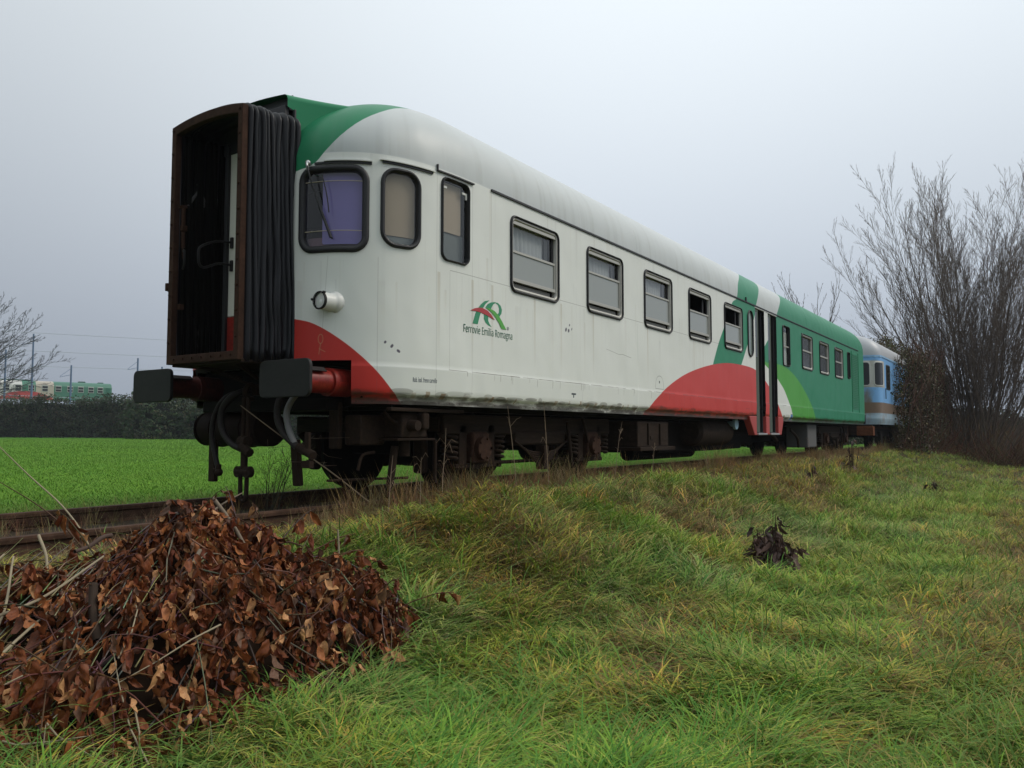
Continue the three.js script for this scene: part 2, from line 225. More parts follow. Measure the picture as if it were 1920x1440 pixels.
function livery(seed, s0, s1, v0, v1) {
  return (c, W, H) => {
    const X = s => (s - s0) / (s1 - s0) * W, Y = v => (v1 - v) / (v1 - v0) * H, r = rngOf(seed), k = W / (s1 - s0);
    const shape = (col, pts, smooth = true) => { c.fillStyle = css(...col); c.beginPath(); const q = pts.map(([a, b]) => [X(a), Y(b)]); c.moveTo(...q[0]); for (let i = 1; i < q.length; i++) c.lineTo(...q[i]); c.closePath(); c.fill(); };
    const curve = (pts, n = 8) => new THREE.CatmullRomCurve3(pts.map(([a, b]) => V(a, b, 0))).getPoints(pts.length * n).map(p => [p.x, p.y]);
    c.fillStyle = css(...WHITE); c.fillRect(0, 0, W, H); c.fillStyle = css(0.50, 0.535, 0.53); c.fillRect(0, 0, W, Y(2.985));
    // wide green band, white wedge, red dome, lime arc, all green tail
    shape(GREEN, [...curve([[12.0, 1.2], [12.35, 1.73], [12.615, 2.08], [12.89, 2.37], [13.355, 2.87], [13.6, 2.98], [13.75, 3.2], [14.1, 3.45], [14.45, 3.65], [14.9, 4.0], [15.2, 4.62]]), ...curve([[15.75, 4.62], [15.6, 4.0], [15.4, 3.6], [14.95, 3.2], [14.7, 2.98]]), [14.62, 2.8], [14.27, 2.33], [13.78, 1.81], [13.5, 1.2]]);
    shape(GREEN, [[16.0, 0.5], [16.0, 2.98], ...curve([[16.08, 2.98], [16.4, 3.2], [16.95, 3.6], [17.2, 4.0], [17.3, 4.65]]), [30, 4.65], [30, 0.5]]);
    shape(GREEN, [[15.2, 1.9], [15.2, 2.27], [15.46, 2.43], [15.46, 1.9]]);
    shape(LIME, [[15.2, 1.92], [15.2, 1.99], [15.46, 1.97], [15.46, 1.86]]);
    shape(WHITE, [[15.2, 1.5], [15.2, 1.93], [15.46, 1.86], [15.46, 1.5]]);
    const lo = curve([[15.95, 2.0], [16.35, 1.995], [16.75, 1.965], [17.3, 1.86], [17.8, 1.709], [18.48, 1.42], [18.9, 1.178], [19.23, 0.9], [19.4, 0.7]]), li = curve([[17.35, 0.7], [17.25, 0.88], [17.013, 1.14], [16.75, 1.345], [16.5, 1.51], [15.95, 1.74]]);
    shape(LIME, [...lo, ...li]); shape(WHITE, [...curve([[17.35, 0.7], [17.25, 0.88], [17.013, 1.14], [16.75, 1.345], [16.5, 1.51], [15.95, 1.74]]), [15.95, 0.7]]);
    shape(RED.map((q, i) => q * [1.15, 1.5, 1.7][i]), [[9.5, 0.5], ...curve([[9.62, 0.75], [9.82, 0.93], [10.255, 1.17], [10.921, 1.42], [11.702, 1.61], [12.8, 1.775], [13.7, 1.815], [14.65, 1.775], [15.3, 1.58], [15.75, 1.36], [16.09, 1.15], [16.35, 0.96], [16.45, 0.8], [16.5, 0.5]])]);
    shape(RED, [...curve(noseRed), [3.3, 0.5], [3.3, 1.62]]);
    shape([0.018, 0.2, 0.09], [[3.3, 2.84], ...curve(noseGreen), [6.06, 4.7], [3.3, 4.7]]);
    if (s0 > 17) { c.fillStyle = css(0.03, 0.19, 0.1); }
    // seams and panel joints
    c.strokeStyle = css(0.12, 0.11, 0.1, 0.55); c.lineWidth = Math.max(1, k * 0.004);
    const line = (a, b, e, f) => { c.beginPath(); c.moveTo(X(a), Y(b)); c.lineTo(X(e), Y(f)); c.stroke(); };
    for (const [a, b] of [[5.55, 6.5], [7.47, 8.1], [9.06, 9.68], [10.64, 11.28], [12.24, 12.88]]) line(a, 2.086, b, 2.084);
    c.strokeStyle = css(0.12, 0.11, 0.1, 0.28); line(4.313, 1.22, 4.37, 2.1); line(4.792, 0.95, 4.792, 2.1); line(5.38, 0.95, 5.38, 2.95); line(5.875, 0.95, 5.875, 2.95); line(5.55, 1.18, 5.55, 2.08); line(6.18, 2.1, 6.18, 2.96);
    line(14.1, 2.0, 14.1, 2.97); for (const s of [8.0, 11.1, 17.4, 20.9]) line(s, 0.95, s, 1.17); line(8, 3, 8, 4.5); line(12.4, 3, 12.4, 4.5); line(20.2, 3, 20.2, 4.5);
    c.strokeStyle = css(0.05, 0.05, 0.05, 0.5); c.strokeRect(X(14.0), Y(1.05), k * 0.2, k * 0.14); line(14.2, 1.06, 14.2, 0.9);
    // fuel flap outline, cracks, chips
    c.strokeStyle = css(0.06, 0.06, 0.06, 0.8); c.beginPath(); c.moveTo(X(10.06), Y(1.225)); c.quadraticCurveTo(X(10.06), Y(1.405), X(10.2), Y(1.405)); c.quadraticCurveTo(X(10.34), Y(1.405), X(10.34), Y(1.225)); c.closePath(); c.stroke(); c.fillStyle = css(0.04, 0.04, 0.04); c.fillRect(X(10.18), Y(1.335), k * 0.03, k * 0.03);
    c.strokeStyle = css(0.1, 0.09, 0.08, 0.6); c.beginPath(); c.moveTo(X(8.6), Y(1.64)); c.lineTo(X(8.95), Y(1.6)); c.lineTo(X(9.05), Y(1.61)); c.lineTo(X(9.3), Y(1.585)); c.stroke();
    for (const [a, b] of [[7.7, 1.83], [7.62, 1.77], [7.68, 1.765], [7.75, 1.79], [4.92, 1.35], [4.98, 1.31], [4.86, 1.38]]) { c.fillStyle = css(0.06, 0.05, 0.07, 0.8); c.beginPath(); c.ellipse(X(a), Y(b), k * 0.018 * (0.4 + r()), k * 0.02 * (0.4 + r()), 0.6, 0, 7); c.fill(); }
    c.fillStyle = css(0.03, 0.04, 0.05); c.fillRect(X(7.74), Y(1.065), k * 0.1, k * 0.018); c.fillRect(X(7.78), Y(1.045), k * 0.02, k * 0.03);
    c.font = `bold ${Math.round(k * 0.055)}px sans-serif`; c.fillText('Rub. isol. freno carrello', X(5.12), Y(1.055), k * 0.27);
    c.strokeStyle = css(0.46, 0.26, 0.12, 0.8); c.lineWidth = k * 0.006; c.beginPath(); c.ellipse(X(4.315), Y(1.4), k * 0.022, k * 0.038, 0, 0, 7); c.stroke(); c.beginPath(); c.moveTo(X(4.315), Y(1.36)); c.lineTo(X(4.30), Y(1.27)); c.moveTo(X(4.30), Y(1.32)); c.lineTo(X(4.36), Y(1.29)); c.stroke();
    c.fillStyle = css(0.12, 0.12, 0.1); c.fillRect(X(17.0), Y(1.01), k * 0.16, k * 0.015); c.fillStyle = css(0.07, 0.22, 0.5); c.fillRect(X(17.0), Y(1.0), k * 0.15, k * 0.11);
    c.strokeStyle = css(0.01, 0.09, 0.03, 0.7); c.lineWidth = 1; c.font = `${Math.round(k * 0.09)}px sans-serif`; c.fillStyle = css(0.02, 0.12, 0.04, 0.7); c.fillText('Ln 64', X(17.75), Y(0.99), k * 0.5);
    // rain streaks and general dirt, rust under the windows, black grime on the sill
    for (let i = 0; i < (s1 - s0) * 16; i++) { const s = lerp(s0, s1, r()), top = [2.98, 2.06, 2.3, 1.9][Math.floor(r() * 4)], L = 0.2 + 0.9 * r(), w = 0.01 + 0.07 * r() * r(); const g = c.createLinearGradient(0, Y(top), 0, Y(top - L)); const q = r() < 0.4 ? [0.16, 0.10, 0.05] : [0.13, 0.13, 0.12], a = 0.02 + 0.055 * r(); g.addColorStop(0, css(...q, a)); g.addColorStop(1, css(...q, 0)); c.fillStyle = g; c.fillRect(X(s), Y(top), k * w, k * L); }
    for (let i = 0; i < (s1 - s0) * 9; i++) { const s = lerp(s0, s1, r()), w = 0.02 + 0.16 * r() * r(), v = 3.0 + 1.2 * r(); const g = c.createLinearGradient(0, Y(v), 0, Y(2.99)); g.addColorStop(0, css(0.2, 0.19, 0.16, 0)); g.addColorStop(1, css(0.2, 0.19, 0.16, 0.02 + 0.06 * r())); c.fillStyle = g; c.fillRect(X(s), Y(v), k * w, Y(2.99) - Y(v)); }
    for (const s of [5.39, 5.86, 6.18, 6.95, 7.5, 8.25, 9.8, 11.5]) { const g = c.createLinearGradient(0, Y(2.05), 0, Y(1.25)); g.addColorStop(0, css(0.24, 0.17, 0.09, 0.2)); g.addColorStop(1, css(0.2, 0.13, 0.06, 0)); c.fillStyle = g; c.fillRect(X(s), Y(2.05), k * 0.035, k * 0.8); }
    for (let i = 0; i < (s1 - s0) * 90; i++) { const s = lerp(s0, s1, r()), v = 0.86 + 0.13 * r() * r(); c.fillStyle = css(0.03, 0.026, 0.02, 0.10 + 0.32 * r() * fbm(s * 1.4, 2, 77)); c.beginPath(); c.ellipse(X(s), Y(v), k * (0.03 + 0.15 * r()), k * (0.008 + 0.02 * r()), 0, 0, 7); c.fill(); }
    for (let i = 0; i < (s1 - s0) * 5; i++) { const s = lerp(s0, s1, r()); c.fillStyle = css(0.14, 0.06, 0.02, 0.5 * r()); c.fillRect(X(s), Y(0.94 + 0.04 * r()), k * (0.02 + 0.05 * r()), k * 0.05); }
    for (let s = Math.ceil(s0 / 0.14) * 0.14; s < s1; s += 0.14) { c.fillStyle = css(0.03, 0.02, 0.015, 0.8); c.beginPath(); c.arc(X(s), Y(0.88), Math.max(1, k * 0.007), 0, 7); c.fill(); }
    for (let i = 0; i < (s1 - s0) * 8; i++) { const s = lerp(s0, s1, r()); c.strokeStyle = css(0.05, 0.04, 0.03, 0.3 + 0.4 * r()); c.lineWidth = Math.max(1, k * 0.004); const e = s + 0.05 + 0.25 * r(); if (s > 5.4) { c.beginPath(); c.moveTo(X(s), Y(1.181)); c.lineTo(X(e), Y(1.179)); c.stroke(); if (r() < 0.3) { c.beginPath(); c.moveTo(X(e), Y(1.18)); c.lineTo(X(e), Y(1.18 - 0.04 - 0.06 * r())); c.stroke(); } } }
  };
}
const railcar = thing('railcar', 'white diesel railcar with green and red curves, black gangway bellows at its open end', 'railcar');
const HOLES = [];
const WS = [4.09, 4.71, 2.13, 2.875, 0.135], QW = [4.81, 5.19, 2.195, 2.885, 0.14], CW = [5.43, 5.815, 2.165, 2.93, 0.075];
HOLES.push(WS, QW, CW);
for (let i = 0; i < 5; i++) HOLES.push([6.505 + 1.6 * i, 7.455 + 1.6 * i, 2.035, 2.828, 0.095]);
const SLOT = [14.165, 14.475, 2.0, 2.86, 0.154], D1 = [14.63, 15.21, 0.6, 2.955, 0], D2 = [15.45, 16.04, 0.6, 2.955, 0], W6 = [16.46, 16.99, 2.0, 2.84, 0.07];
HOLES.push(SLOT, D1, D2, W6);
for (let i = 0; i < 3; i++) HOLES.push([18.0 + 1.655 * i, 18.96 + 1.655 * i, 2.035, 2.828, 0.095]);
const W10 = [22.86, 23.2, 2.1, 2.83, 0.06]; HOLES.push(W10);
const VB = [0.86, 0.88, 0.905, 0.92, 0.935, 0.955, 1.0, 1.168, 1.178, 1.182, 1.22, 1.5, 1.8, ...range(2.0, 2.98, 10), ...HOLES.flatMap(h => [h[2], h[3]]).filter(v => v > 0.87)];
const VR = [2.98, ...range(3.0, 4.56, 22), 4.58];
const chunks = [[3.3, 9.5, 2048, 1350], [9.5, 18.5, 2048, 930], [18.5, 27.4, 2048, 930]];
const wavy = noiseTex(512, 256, 31, (u, v) => { const k = 255 * (0.6 * fbm(u * 14, v * 7, 311) + 0.4 * vnoise(u * 40, v * 9, 312)); return [k, k, k]; });
const bodyMats = chunks.map(([a, b, w, h], i) => new THREE.MeshPhysicalMaterial({ map: canvasTex(w, h, livery(100 + i, a, b, 0.5, 4.6)), roughness: 0.42, specularIntensity: 0.5, bumpMap: wavy, bumpScale: 0.02, side: THREE.DoubleSide }));
chunks.forEach(([a, b], i) => {
  const lo = Math.max(a, B1.sMin), hi = Math.min(b, B1.sMax);
  const sr = [lo, hi, ...range(B1.sMin, 6.1, 44), ...range(6.1, 24.6, 20), ...range(24.6, B1.sMax, 36), ...HOLES.flatMap(h => [h[0], h[1]]), 4.58].filter(s => s >= lo && s <= hi), tex = { s0: a, s1: b, v0: 0.5, v1: 4.6 };
  const low = (s, v) => v < 1.22 && (s < 4.58 || s > B1.sMax - 1.13), hs = HOLES.filter(h => h[1] > lo && h[0] < hi);
  obj('body_side', wallGeo(B1, sr, VB, hs, tex, 1, low), bodyMats[i], railcar);
  obj('body_side', wallGeo(B1, sr, VB, [], tex, -1, low), bodyMats[i], railcar);
  obj('roof', [wallGeo(B1, sr, VR, [], tex, 1), wallGeo(B1, sr, VR, [], tex, -1)], bodyMats[i], railcar);
});
// floor, dark lining inside
obj('floor', [box(18.6, 0.06, 2.7, 15.3, 1.1, 0)], M.inside, railcar);
obj('lining', [box(20.0, 1.9, 0.02, 15.3, 2.1, -1.2), box(0.03, 1.9, 2.5, 6.25, 2.1, 0), box(20, 0.02, 2.4, 15.3, 3.0, 0)], M.inside, railcar);
for (const [z, y] of [[0.95, 1.55], [0.25, 1.55]]) for (let x = 6.7; x < 14; x += 1.6) { const st = obj('seat', [box(0.12, 0.75, 0.5, x, y + 0.2, z, 0.04, 0, 0, 0.08), box(0.45, 0.12, 0.5, x + 0.28, y - 0.15, z, 0.04)], std(rgb(0.05, 0.035, 0.025), 0.8), railcar); }
// gutter and crease trims
obj('gutter', [strip(B1, 6.17, 24.4, 2.972, 2.984, 0.016, 0.016, 6), strip(B1, 5.38, 5.88, 2.955, 2.967, 0.022, 0.022, 2), strip(B1, 5.37, 5.382, 2.955, 3.0, 0.018, 0.018), strip(B1, 14.07, 14.11, 2.97, 3.03, 0.02, 0.02)], M.rubber, railcar);  // gutter strip coloured dark for both its seal and the shadow line
for (const [a, b, v] of [[4.8, 5.34, 2.932], [4.33, 4.73, 2.905]]) obj('window_brow', [strip(B1, a, b, v, v + 0.01, 0.026, 0.026, 10)], M.white, railcar);
for (const [a, b, v] of [[4.82, 5.32, 2.912], [4.24, 4.73, 2.885]]) obj('brow_shade', [strip(B1, a, b, v, v + 0.019, 0.014, 0.014, 10)], M.rubber, railcar);  // dark strips stand in for the weak shadow under the brow lips
// windows
const rim = (r, w) => [[-0.004, 0.002], [0.002, 0.016], [w * 0.35, 0.024], [w * 0.7, 0.022], [w, 0.008], [w + 0.002, -0.04]];
function cabWindow(h, w, glass) { const o = obj('window', ringGeo(B1, h, rim(h[4], w)), M.rubber, railcar); obj('pane', paneGeo(B1, h, -0.012, w - 0.006), glass, o); return o; }
const inner = (h, off, ds0, ds1, dv0, dv1) => paneGeo(B1, [h[0] + ds0, h[1] - ds1, h[2] + dv0, h[3] - dv1, 0.02], off);
{
  const a = cabWindow(WS, 0.055, M.purpleGlass);
  obj('blind', inner(WS, -0.05, 0.2, 0.02, 0.08, 0.02), M.lilac, a); obj('blind', inner(WS, -0.07, 0.03, 0.02, 0.03, 0.6), std(rgb(0.20, 0.13, 0.11), 0.8), a);  // lilac panel added behind the pane for the purple the glass reflects
  obj('wire', [0.215, 0.64].map(v => { const p = range(WS[0] + 0.05, WS[1] - 0.05, 10).map(s => B1.surf(s, WS[2] + v - 0.03, -0.006).toArray()); return tube(p, 0.0035, 5); }), std(rgb(0.45, 0.4, 0.3), 0.6), a);
  const b = cabWindow(QW, 0.035, M.glass); obj('blind', inner(QW, -0.045, 0.02, 0.02, 0.11, 0.02), M.blind, b); obj('blind_rail', inner(QW, -0.05, 0.02, 0.02, 0.03, 0.58), std(rgb(0.17, 0.18, 0.18), 0.6), b);
  const c = cabWindow(CW, 0.016, M.glass); obj('blind', inner(CW, -0.05, 0.015, 0.06, 0.28, 0.03), M.blind, c); obj('blind_rail', inner(CW, -0.06, 0.015, 0.015, 0.02, 0.48), std(rgb(0.13, 0.14, 0.14), 0.6), c);
  obj('latch', [strip(B1, CW[0] + 0.02, CW[0] + 0.08, 2.83, 2.85, -0.005, 0.01)], M.white, c); obj('latch', [strip(B1, CW[1] - 0.09, CW[1] - 0.02, 2.83, 2.85, -0.005, 0.01), strip(B1, CW[1] - 0.04, CW[1] - 0.02, 2.79, 2.85, -0.005, 0.01)], M.white, c);
}
function sash(h, drop, dark, curtain) {
  const [s0, s1, v0, v1] = h, o = obj('window', ringGeo(B1, h, rim(0.09, 0.022)), M.rubber, railcar), H = v1 - v0, mid = v0 + H * drop, low = v0 + H * 0.175;
  obj('frame', [ringGeo(B1, h, [[0.022, -0.02], [0.022, 0.006], [0.05, 0.004], [0.055, -0.05]]), strip(B1, s0 + 0.05, s1 - 0.05, v1 - 0.085, v1 - 0.05, 0.0, 0.02)], M.alu, o);
  obj('sash_frame', [strip(B1, s0 + 0.055, s1 - 0.055, mid - 0.012, mid + 0.012, -0.008, 0.02), strip(B1, s0 + 0.055, s1 - 0.055, low - 0.02, low + 0.014, -0.004, 0.02), strip(B1, s0 + 0.05, s0 + 0.066, low, mid, -0.01, 0.02), strip(B1, s1 - 0.07, s1 - 0.052, low, mid, -0.01, 0.02)], M.alu, o);
  obj('lower_pane', paneGeo(B1, [s0 + 0.06, s1 - 0.06, low + 0.01, mid - 0.01, 0.01], -0.02), M.frost2, o);
  if (!dark) obj('upper_pane', paneGeo(B1, [s0 + 0.05, s1 - 0.05, mid, v1 - 0.06, 0.03], -0.04), M.glass, o);
  obj('sill_rail', [strip(B1, s0 + 0.06, s1 - 0.06, v0 + 0.03, v0 + 0.05, -0.006, 0.03), strip(B1, s0 + 0.08, s1 - 0.1, v0 + 0.05, low - 0.03, -0.05, 0.01)], std(rgb(0.2, 0.2, 0.19), 0.6), o);
  obj('guide', [strip(B1, s1 - 0.2, s1 - 0.15, mid, v1 - 0.09, -0.06, 0.02), strip(B1, s1 - 0.09, s1 - 0.055, mid, v1 - 0.07, -0.03, 0.02)], M.rubber, o);
  if (curtain) { const p = [], nA = 40; for (let k = 0; k <= nA; k++) for (const v of [mid - 0.3, v1]) { const s = lerp(s0, s1 - 0.1, k / nA), q = B1.surf(s, v, -0.085 + 0.008 * Math.sin(k * 1.7) * (k < 18 ? 1.4 : 0.3)); p.push(q.x, q.y, q.z); } const ix = []; for (let k = 0; k < nA; k++) ix.push(2 * k, 2 * k + 2, 2 * k + 1, 2 * k + 2, 2 * k + 3, 2 * k + 1); const g = new THREE.BufferGeometry(); g.setAttribute('position', new THREE.Float32BufferAttribute(p, 3)); g.setIndex(ix); g.computeVertexNormals(); obj('curtain', g, M.curtain, o); }
  return o;
}
M.frost2 = new THREE.MeshPhysicalMaterial({ color: rgb(0.60, 0.70, 0.74), map: grime, roughness: 0.14, side: THREE.DoubleSide });
const drops = [0.54, 0.62, 0.6, 0.57, 0.56];
for (let i = 0; i < 5; i++) sash(HOLES[3 + i], drops[i], i > 2, i < 3);
{ const o = obj('window', ringGeo(B1, SLOT, rim(0.15, 0.02)), M.rubber, railcar); obj('pane', paneGeo(B1, SLOT, -0.005, 0.015), std(rgb(0.16, 0.2, 0.18), 0.08), o); }
{ const o = obj('window', ringGeo(B1, W6, rim(0.07, 0.018)), M.rubber, railcar); obj('pane', paneGeo(B1, W6, -0.02, 0.015), M.glass, o); obj('curtain', inner(W6, -0.05, 0.01, 0.01, 0.01, 0.12), std(rgb(0.34, 0.33, 0.26), 0.9), o); obj('sash_frame', [strip(B1, W6[0] + 0.02, W6[1] - 0.02, 2.40, 2.425, -0.004, 0.015)], M.alu, o); }
for (let i = 0; i < 3; i++) { const h = [18.0 + 1.655 * i, 18.96 + 1.655 * i, 2.035, 2.828, 0.095], o = obj('window', ringGeo(B1, h, rim(0.09, 0.022)), M.rubber, railcar); obj('frame', [ringGeo(B1, h, [[0.022, -0.02], [0.022, 0.006], [0.06, 0.004], [0.06, -0.03]]), strip(B1, h[0] + 0.05, h[1] - 0.05, 2.44, 2.475, 0, 0.02)], M.alu, o); obj('upper_pane', paneGeo(B1, [h[0] + 0.05, h[1] - 0.05, 2.46, 2.78, 0.03], -0.03), M.film, o); obj('lower_pane', paneGeo(B1, [h[0] + 0.05, h[1] - 0.05, 2.08, 2.45, 0.03], -0.02), M.film, o); }
{ const o = obj('window', ringGeo(B1, W10, rim(0.06, 0.018)), M.rubber, railcar); obj('pane', paneGeo(B1, W10, -0.01, 0.012), M.darkGlass, o); }
obj('cab_door', [strip(B1, 23.42, 23.44, 1.2, 2.9, 0.012, 0.014), strip(B1, 24.36, 24.38, 1.2, 2.9, 0.012, 0.014), ...range(1.3, 2.8, 30).map(v => strip(B1, 23.5, 24.3, v, v + 0.018, 0.012, 0.014))], M.green, railcar);
// folding doors
for (const [a, b] of [[14.63, 15.21], [15.45, 16.04]]) {
  const leaf = obj('door', [box(0.2, 2.3, 0.03, a + 0.115, 1.78, 1.418), box(0.03, 2.3, 0.05, a + 0.235, 1.78, 1.39, 0.01)], M.doorleaf, railcar);
  obj('pane', [box(0.10, 0.86, 0.012, a + 0.065, 2.45, 1.43, 0.004)], M.darkGlass, leaf);
  obj('door_seal', [box(0.03, 2.32, 0.06, a + 0.3, 1.78, 1.3, 0.01), box(0.04, 2.32, 0.05, a + 0.42, 1.78, 1.22, 0.01), box(0.03, 2.32, 0.06, b - 0.03, 1.78, 1.36, 0.01)], M.rubber, railcar);
  obj('door_step', [box(b - a - 0.02, 0.035, 0.2, (a + b) / 2, 0.595, 1.37, 0.008)], M.chrome, railcar);
}
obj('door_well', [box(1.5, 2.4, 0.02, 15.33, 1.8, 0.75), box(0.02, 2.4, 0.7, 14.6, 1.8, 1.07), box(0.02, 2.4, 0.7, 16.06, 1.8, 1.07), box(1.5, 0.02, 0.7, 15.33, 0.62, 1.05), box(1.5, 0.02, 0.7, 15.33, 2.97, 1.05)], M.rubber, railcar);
obj('door_header', [box(1.45, 0.03, 0.03, 15.335, 2.962, 1.43, 0.005)], M.white, railcar);
{
  const sk = (pts) => { const s = new THREE.Shape(); pts.forEach((p, i) => i ? s.lineTo(...p) : s.moveTo(...p)); const g = new THREE.ExtrudeGeometry(s, { depth: 0.1, bevelEnabled: true, bevelSize: 0.012, bevelThickness: 0.012, bevelSegments: 2 }); g.translate(0, 0, 1.33); return g; };
  obj('door_skirt', [sk([[14.2, 0.915], [14.24, 0.86], [14.5, 0.59], [14.61, 0.59], [14.61, 0.915]]), sk([[16.06, 0.93], [16.06, 0.59], [16.25, 0.59], [16.40, 0.85], [16.39, 0.93]]), sk([[15.23, 0.92], [15.23, 0.6], [15.43, 0.6], [15.43, 0.92]])], std(rgb(0.38, 0.055, 0.05), 0.45), railcar);
}
// emblem and lettering
{
  const E = { stem: [[6.149, 1.895], [6.07, 1.877], [6.01, 1.838], [5.963, 1.795], [5.922, 1.74], [5.879, 1.64], [5.958, 1.641], [5.987, 1.716], [6.01, 1.762], [6.04, 1.803], [6.082, 1.85]], e: [[6.058, 1.755], [6.058, 1.704], [6.083, 1.671], [6.125, 1.651], [6.183, 1.639], [6.15, 1.664], [6.128, 1.694], [6.128, 1.739], [6.094, 1.756]],
    r: [[6.082, 1.818], [6.118, 1.854], [6.174, 1.878], [6.229, 1.89], [6.292, 1.888], [6.337, 1.866], [6.359, 1.829], [6.35, 1.79], [6.315, 1.756], [6.283, 1.769], [6.308, 1.798], [6.311, 1.833], [6.292, 1.867], [6.248, 1.882], [6.211, 1.864], [6.186, 1.835], [6.169, 1.806], [6.131, 1.812]],
    red: [[5.841, 1.759], [5.91, 1.787], [5.969, 1.8], [6.028, 1.806], [6.106, 1.792], [6.168, 1.764], [6.233, 1.712], [6.162, 1.73], [6.094, 1.744], [6.01, 1.758], [5.934, 1.761]], lime: [[6.079, 1.816], [6.149, 1.816], [6.23, 1.801], [6.293, 1.77], [6.35, 1.721], [6.431, 1.639], [6.35, 1.64], [6.305, 1.693], [6.242, 1.744], [6.174, 1.786]] };
  const ex = (pts, z) => { const g = new THREE.ExtrudeGeometry(new THREE.Shape(pts.map(p => new THREE.Vector2(...p))), { depth: 0.0015, bevelEnabled: false }); g.translate(0, 0, 1.4405 + z); return g; };
  const e = obj('emblem', [ex(E.stem, 0), ex(E.e, 0), ex(E.r, 0)], std(rgb(0.035, 0.24, 0.12), 0.4), railcar);
  obj('stripe', ex(E.red, 0.003), std(rgb(0.40, 0.04, 0.045), 0.4), e); obj('stripe', ex(E.lime, 0.003), std(rgb(0.09, 0.36, 0.06), 0.4), e);
  const txt = (t, x0, x1, y, size, col, h) => { const g = new TextGeometry(t, { font, size, depth: 0.0015, curveSegments: 4, bevelEnabled: false }); g.computeBoundingBox(); const bb = g.boundingBox; g.translate(-bb.min.x, 0, 0); g.scale((x1 - x0) / (bb.max.x - bb.min.x), 1, 1); g.translate(x0, y, 1.4405); return obj('lettering', g, col, railcar); };
  txt('Ferrovie Emilia Romagna', 5.742, 6.542, 1.5495, 0.071, std(rgb(0.035, 0.12, 0.075), 0.5));
  txt('®', 6.445, 6.482, 1.638, 0.034, std(rgb(0.2, 0.22, 0.22), 0.5));
}
// headlight and wipers
{
  const p = B1.plan(4.437), L = obj('headlight', [at(new THREE.LatheGeometry([[0.001, 0.135], [0.068, 0.135], [0.074, 0.13], [0.074, 0.05], [0.082, 0.015], [0.098, 0.004], [0.1, -0.05]].map(q => new THREE.Vector2(...q)), 32), p.x + 0.005, 1.705, p.z - 0.03, 0, 0, Math.PI / 2 - 0.0)], M.white, railcar);
  obj('rim', [at(new THREE.TorusGeometry(0.07, 0.007, 8, 32), p.x - 0.145, 1.705, p.z - 0.03, 0, Math.PI / 2, 0), box(0.03, 0.02, 0.02, p.x - 0.14, 1.72, p.z - 0.115), box(0.03, 0.018, 0.018, p.x - 0.14, 1.77, p.z + 0.02), at(new THREE.CylinderGeometry(0.073, 0.073, 0.035, 28, 1, true), p.x - 0.13, 1.705, p.z - 0.03, 0, 0, Math.PI / 2)], M.plate, L);
  obj('reflector', [at(new THREE.SphereGeometry(0.066, 24, 10, 0, Math.PI * 2, 0, Math.PI * 0.42), p.x - 0.112, 1.705, p.z - 0.03, 0, 0, -Math.PI / 2)], std(rgb(0.85, 0.86, 0.86), 0.22, 0.85), L); obj('pale_fill', [at(new THREE.SphereGeometry(0.05, 20, 10), p.x - 0.085, 1.695, p.z - 0.03)], std(rgb(0.78, 0.79, 0.78), 0.2), L);  // pale sphere added behind the lens to brighten the reflector
  obj('lens', [at(new THREE.SphereGeometry(0.12, 24, 8, 0, Math.PI * 2, 0, 0.6), p.x - 0.052, 1.705, p.z - 0.03, 0, 0, Math.PI / 2)], M.lens, L);
  const q = s => (v, o) => B1.surf(s, v, o).toArray();
  const w = obj('wiper', [tube([q(4.19)(2.895, 0.02), q(4.2)(2.88, 0.06), q(4.25)(2.68, 0.05), q(4.31)(2.5, 0.035)], 0.007), tube([q(4.33)(2.78, 0.045), q(4.37)(2.6, 0.04), q(4.385)(2.46, 0.03)], 0.005), bar(q(4.30)(2.52, 0.03), q(4.40)(2.25, 0.02), 0.011), bar(q(4.31)(2.50, 0.022), q(4.41)(2.24, 0.012), 0.008)], M.rubber, railcar);
  obj('pivot', [at(new THREE.SphereGeometry(0.025, 12, 10), ...q(4.19)(2.9, 0.03)), tube([q(4.19)(2.9, 0.045), q(4.2)(2.87, 0.06), q(4.205)(2.83, 0.055)], 0.012)], M.chrome, w);
}
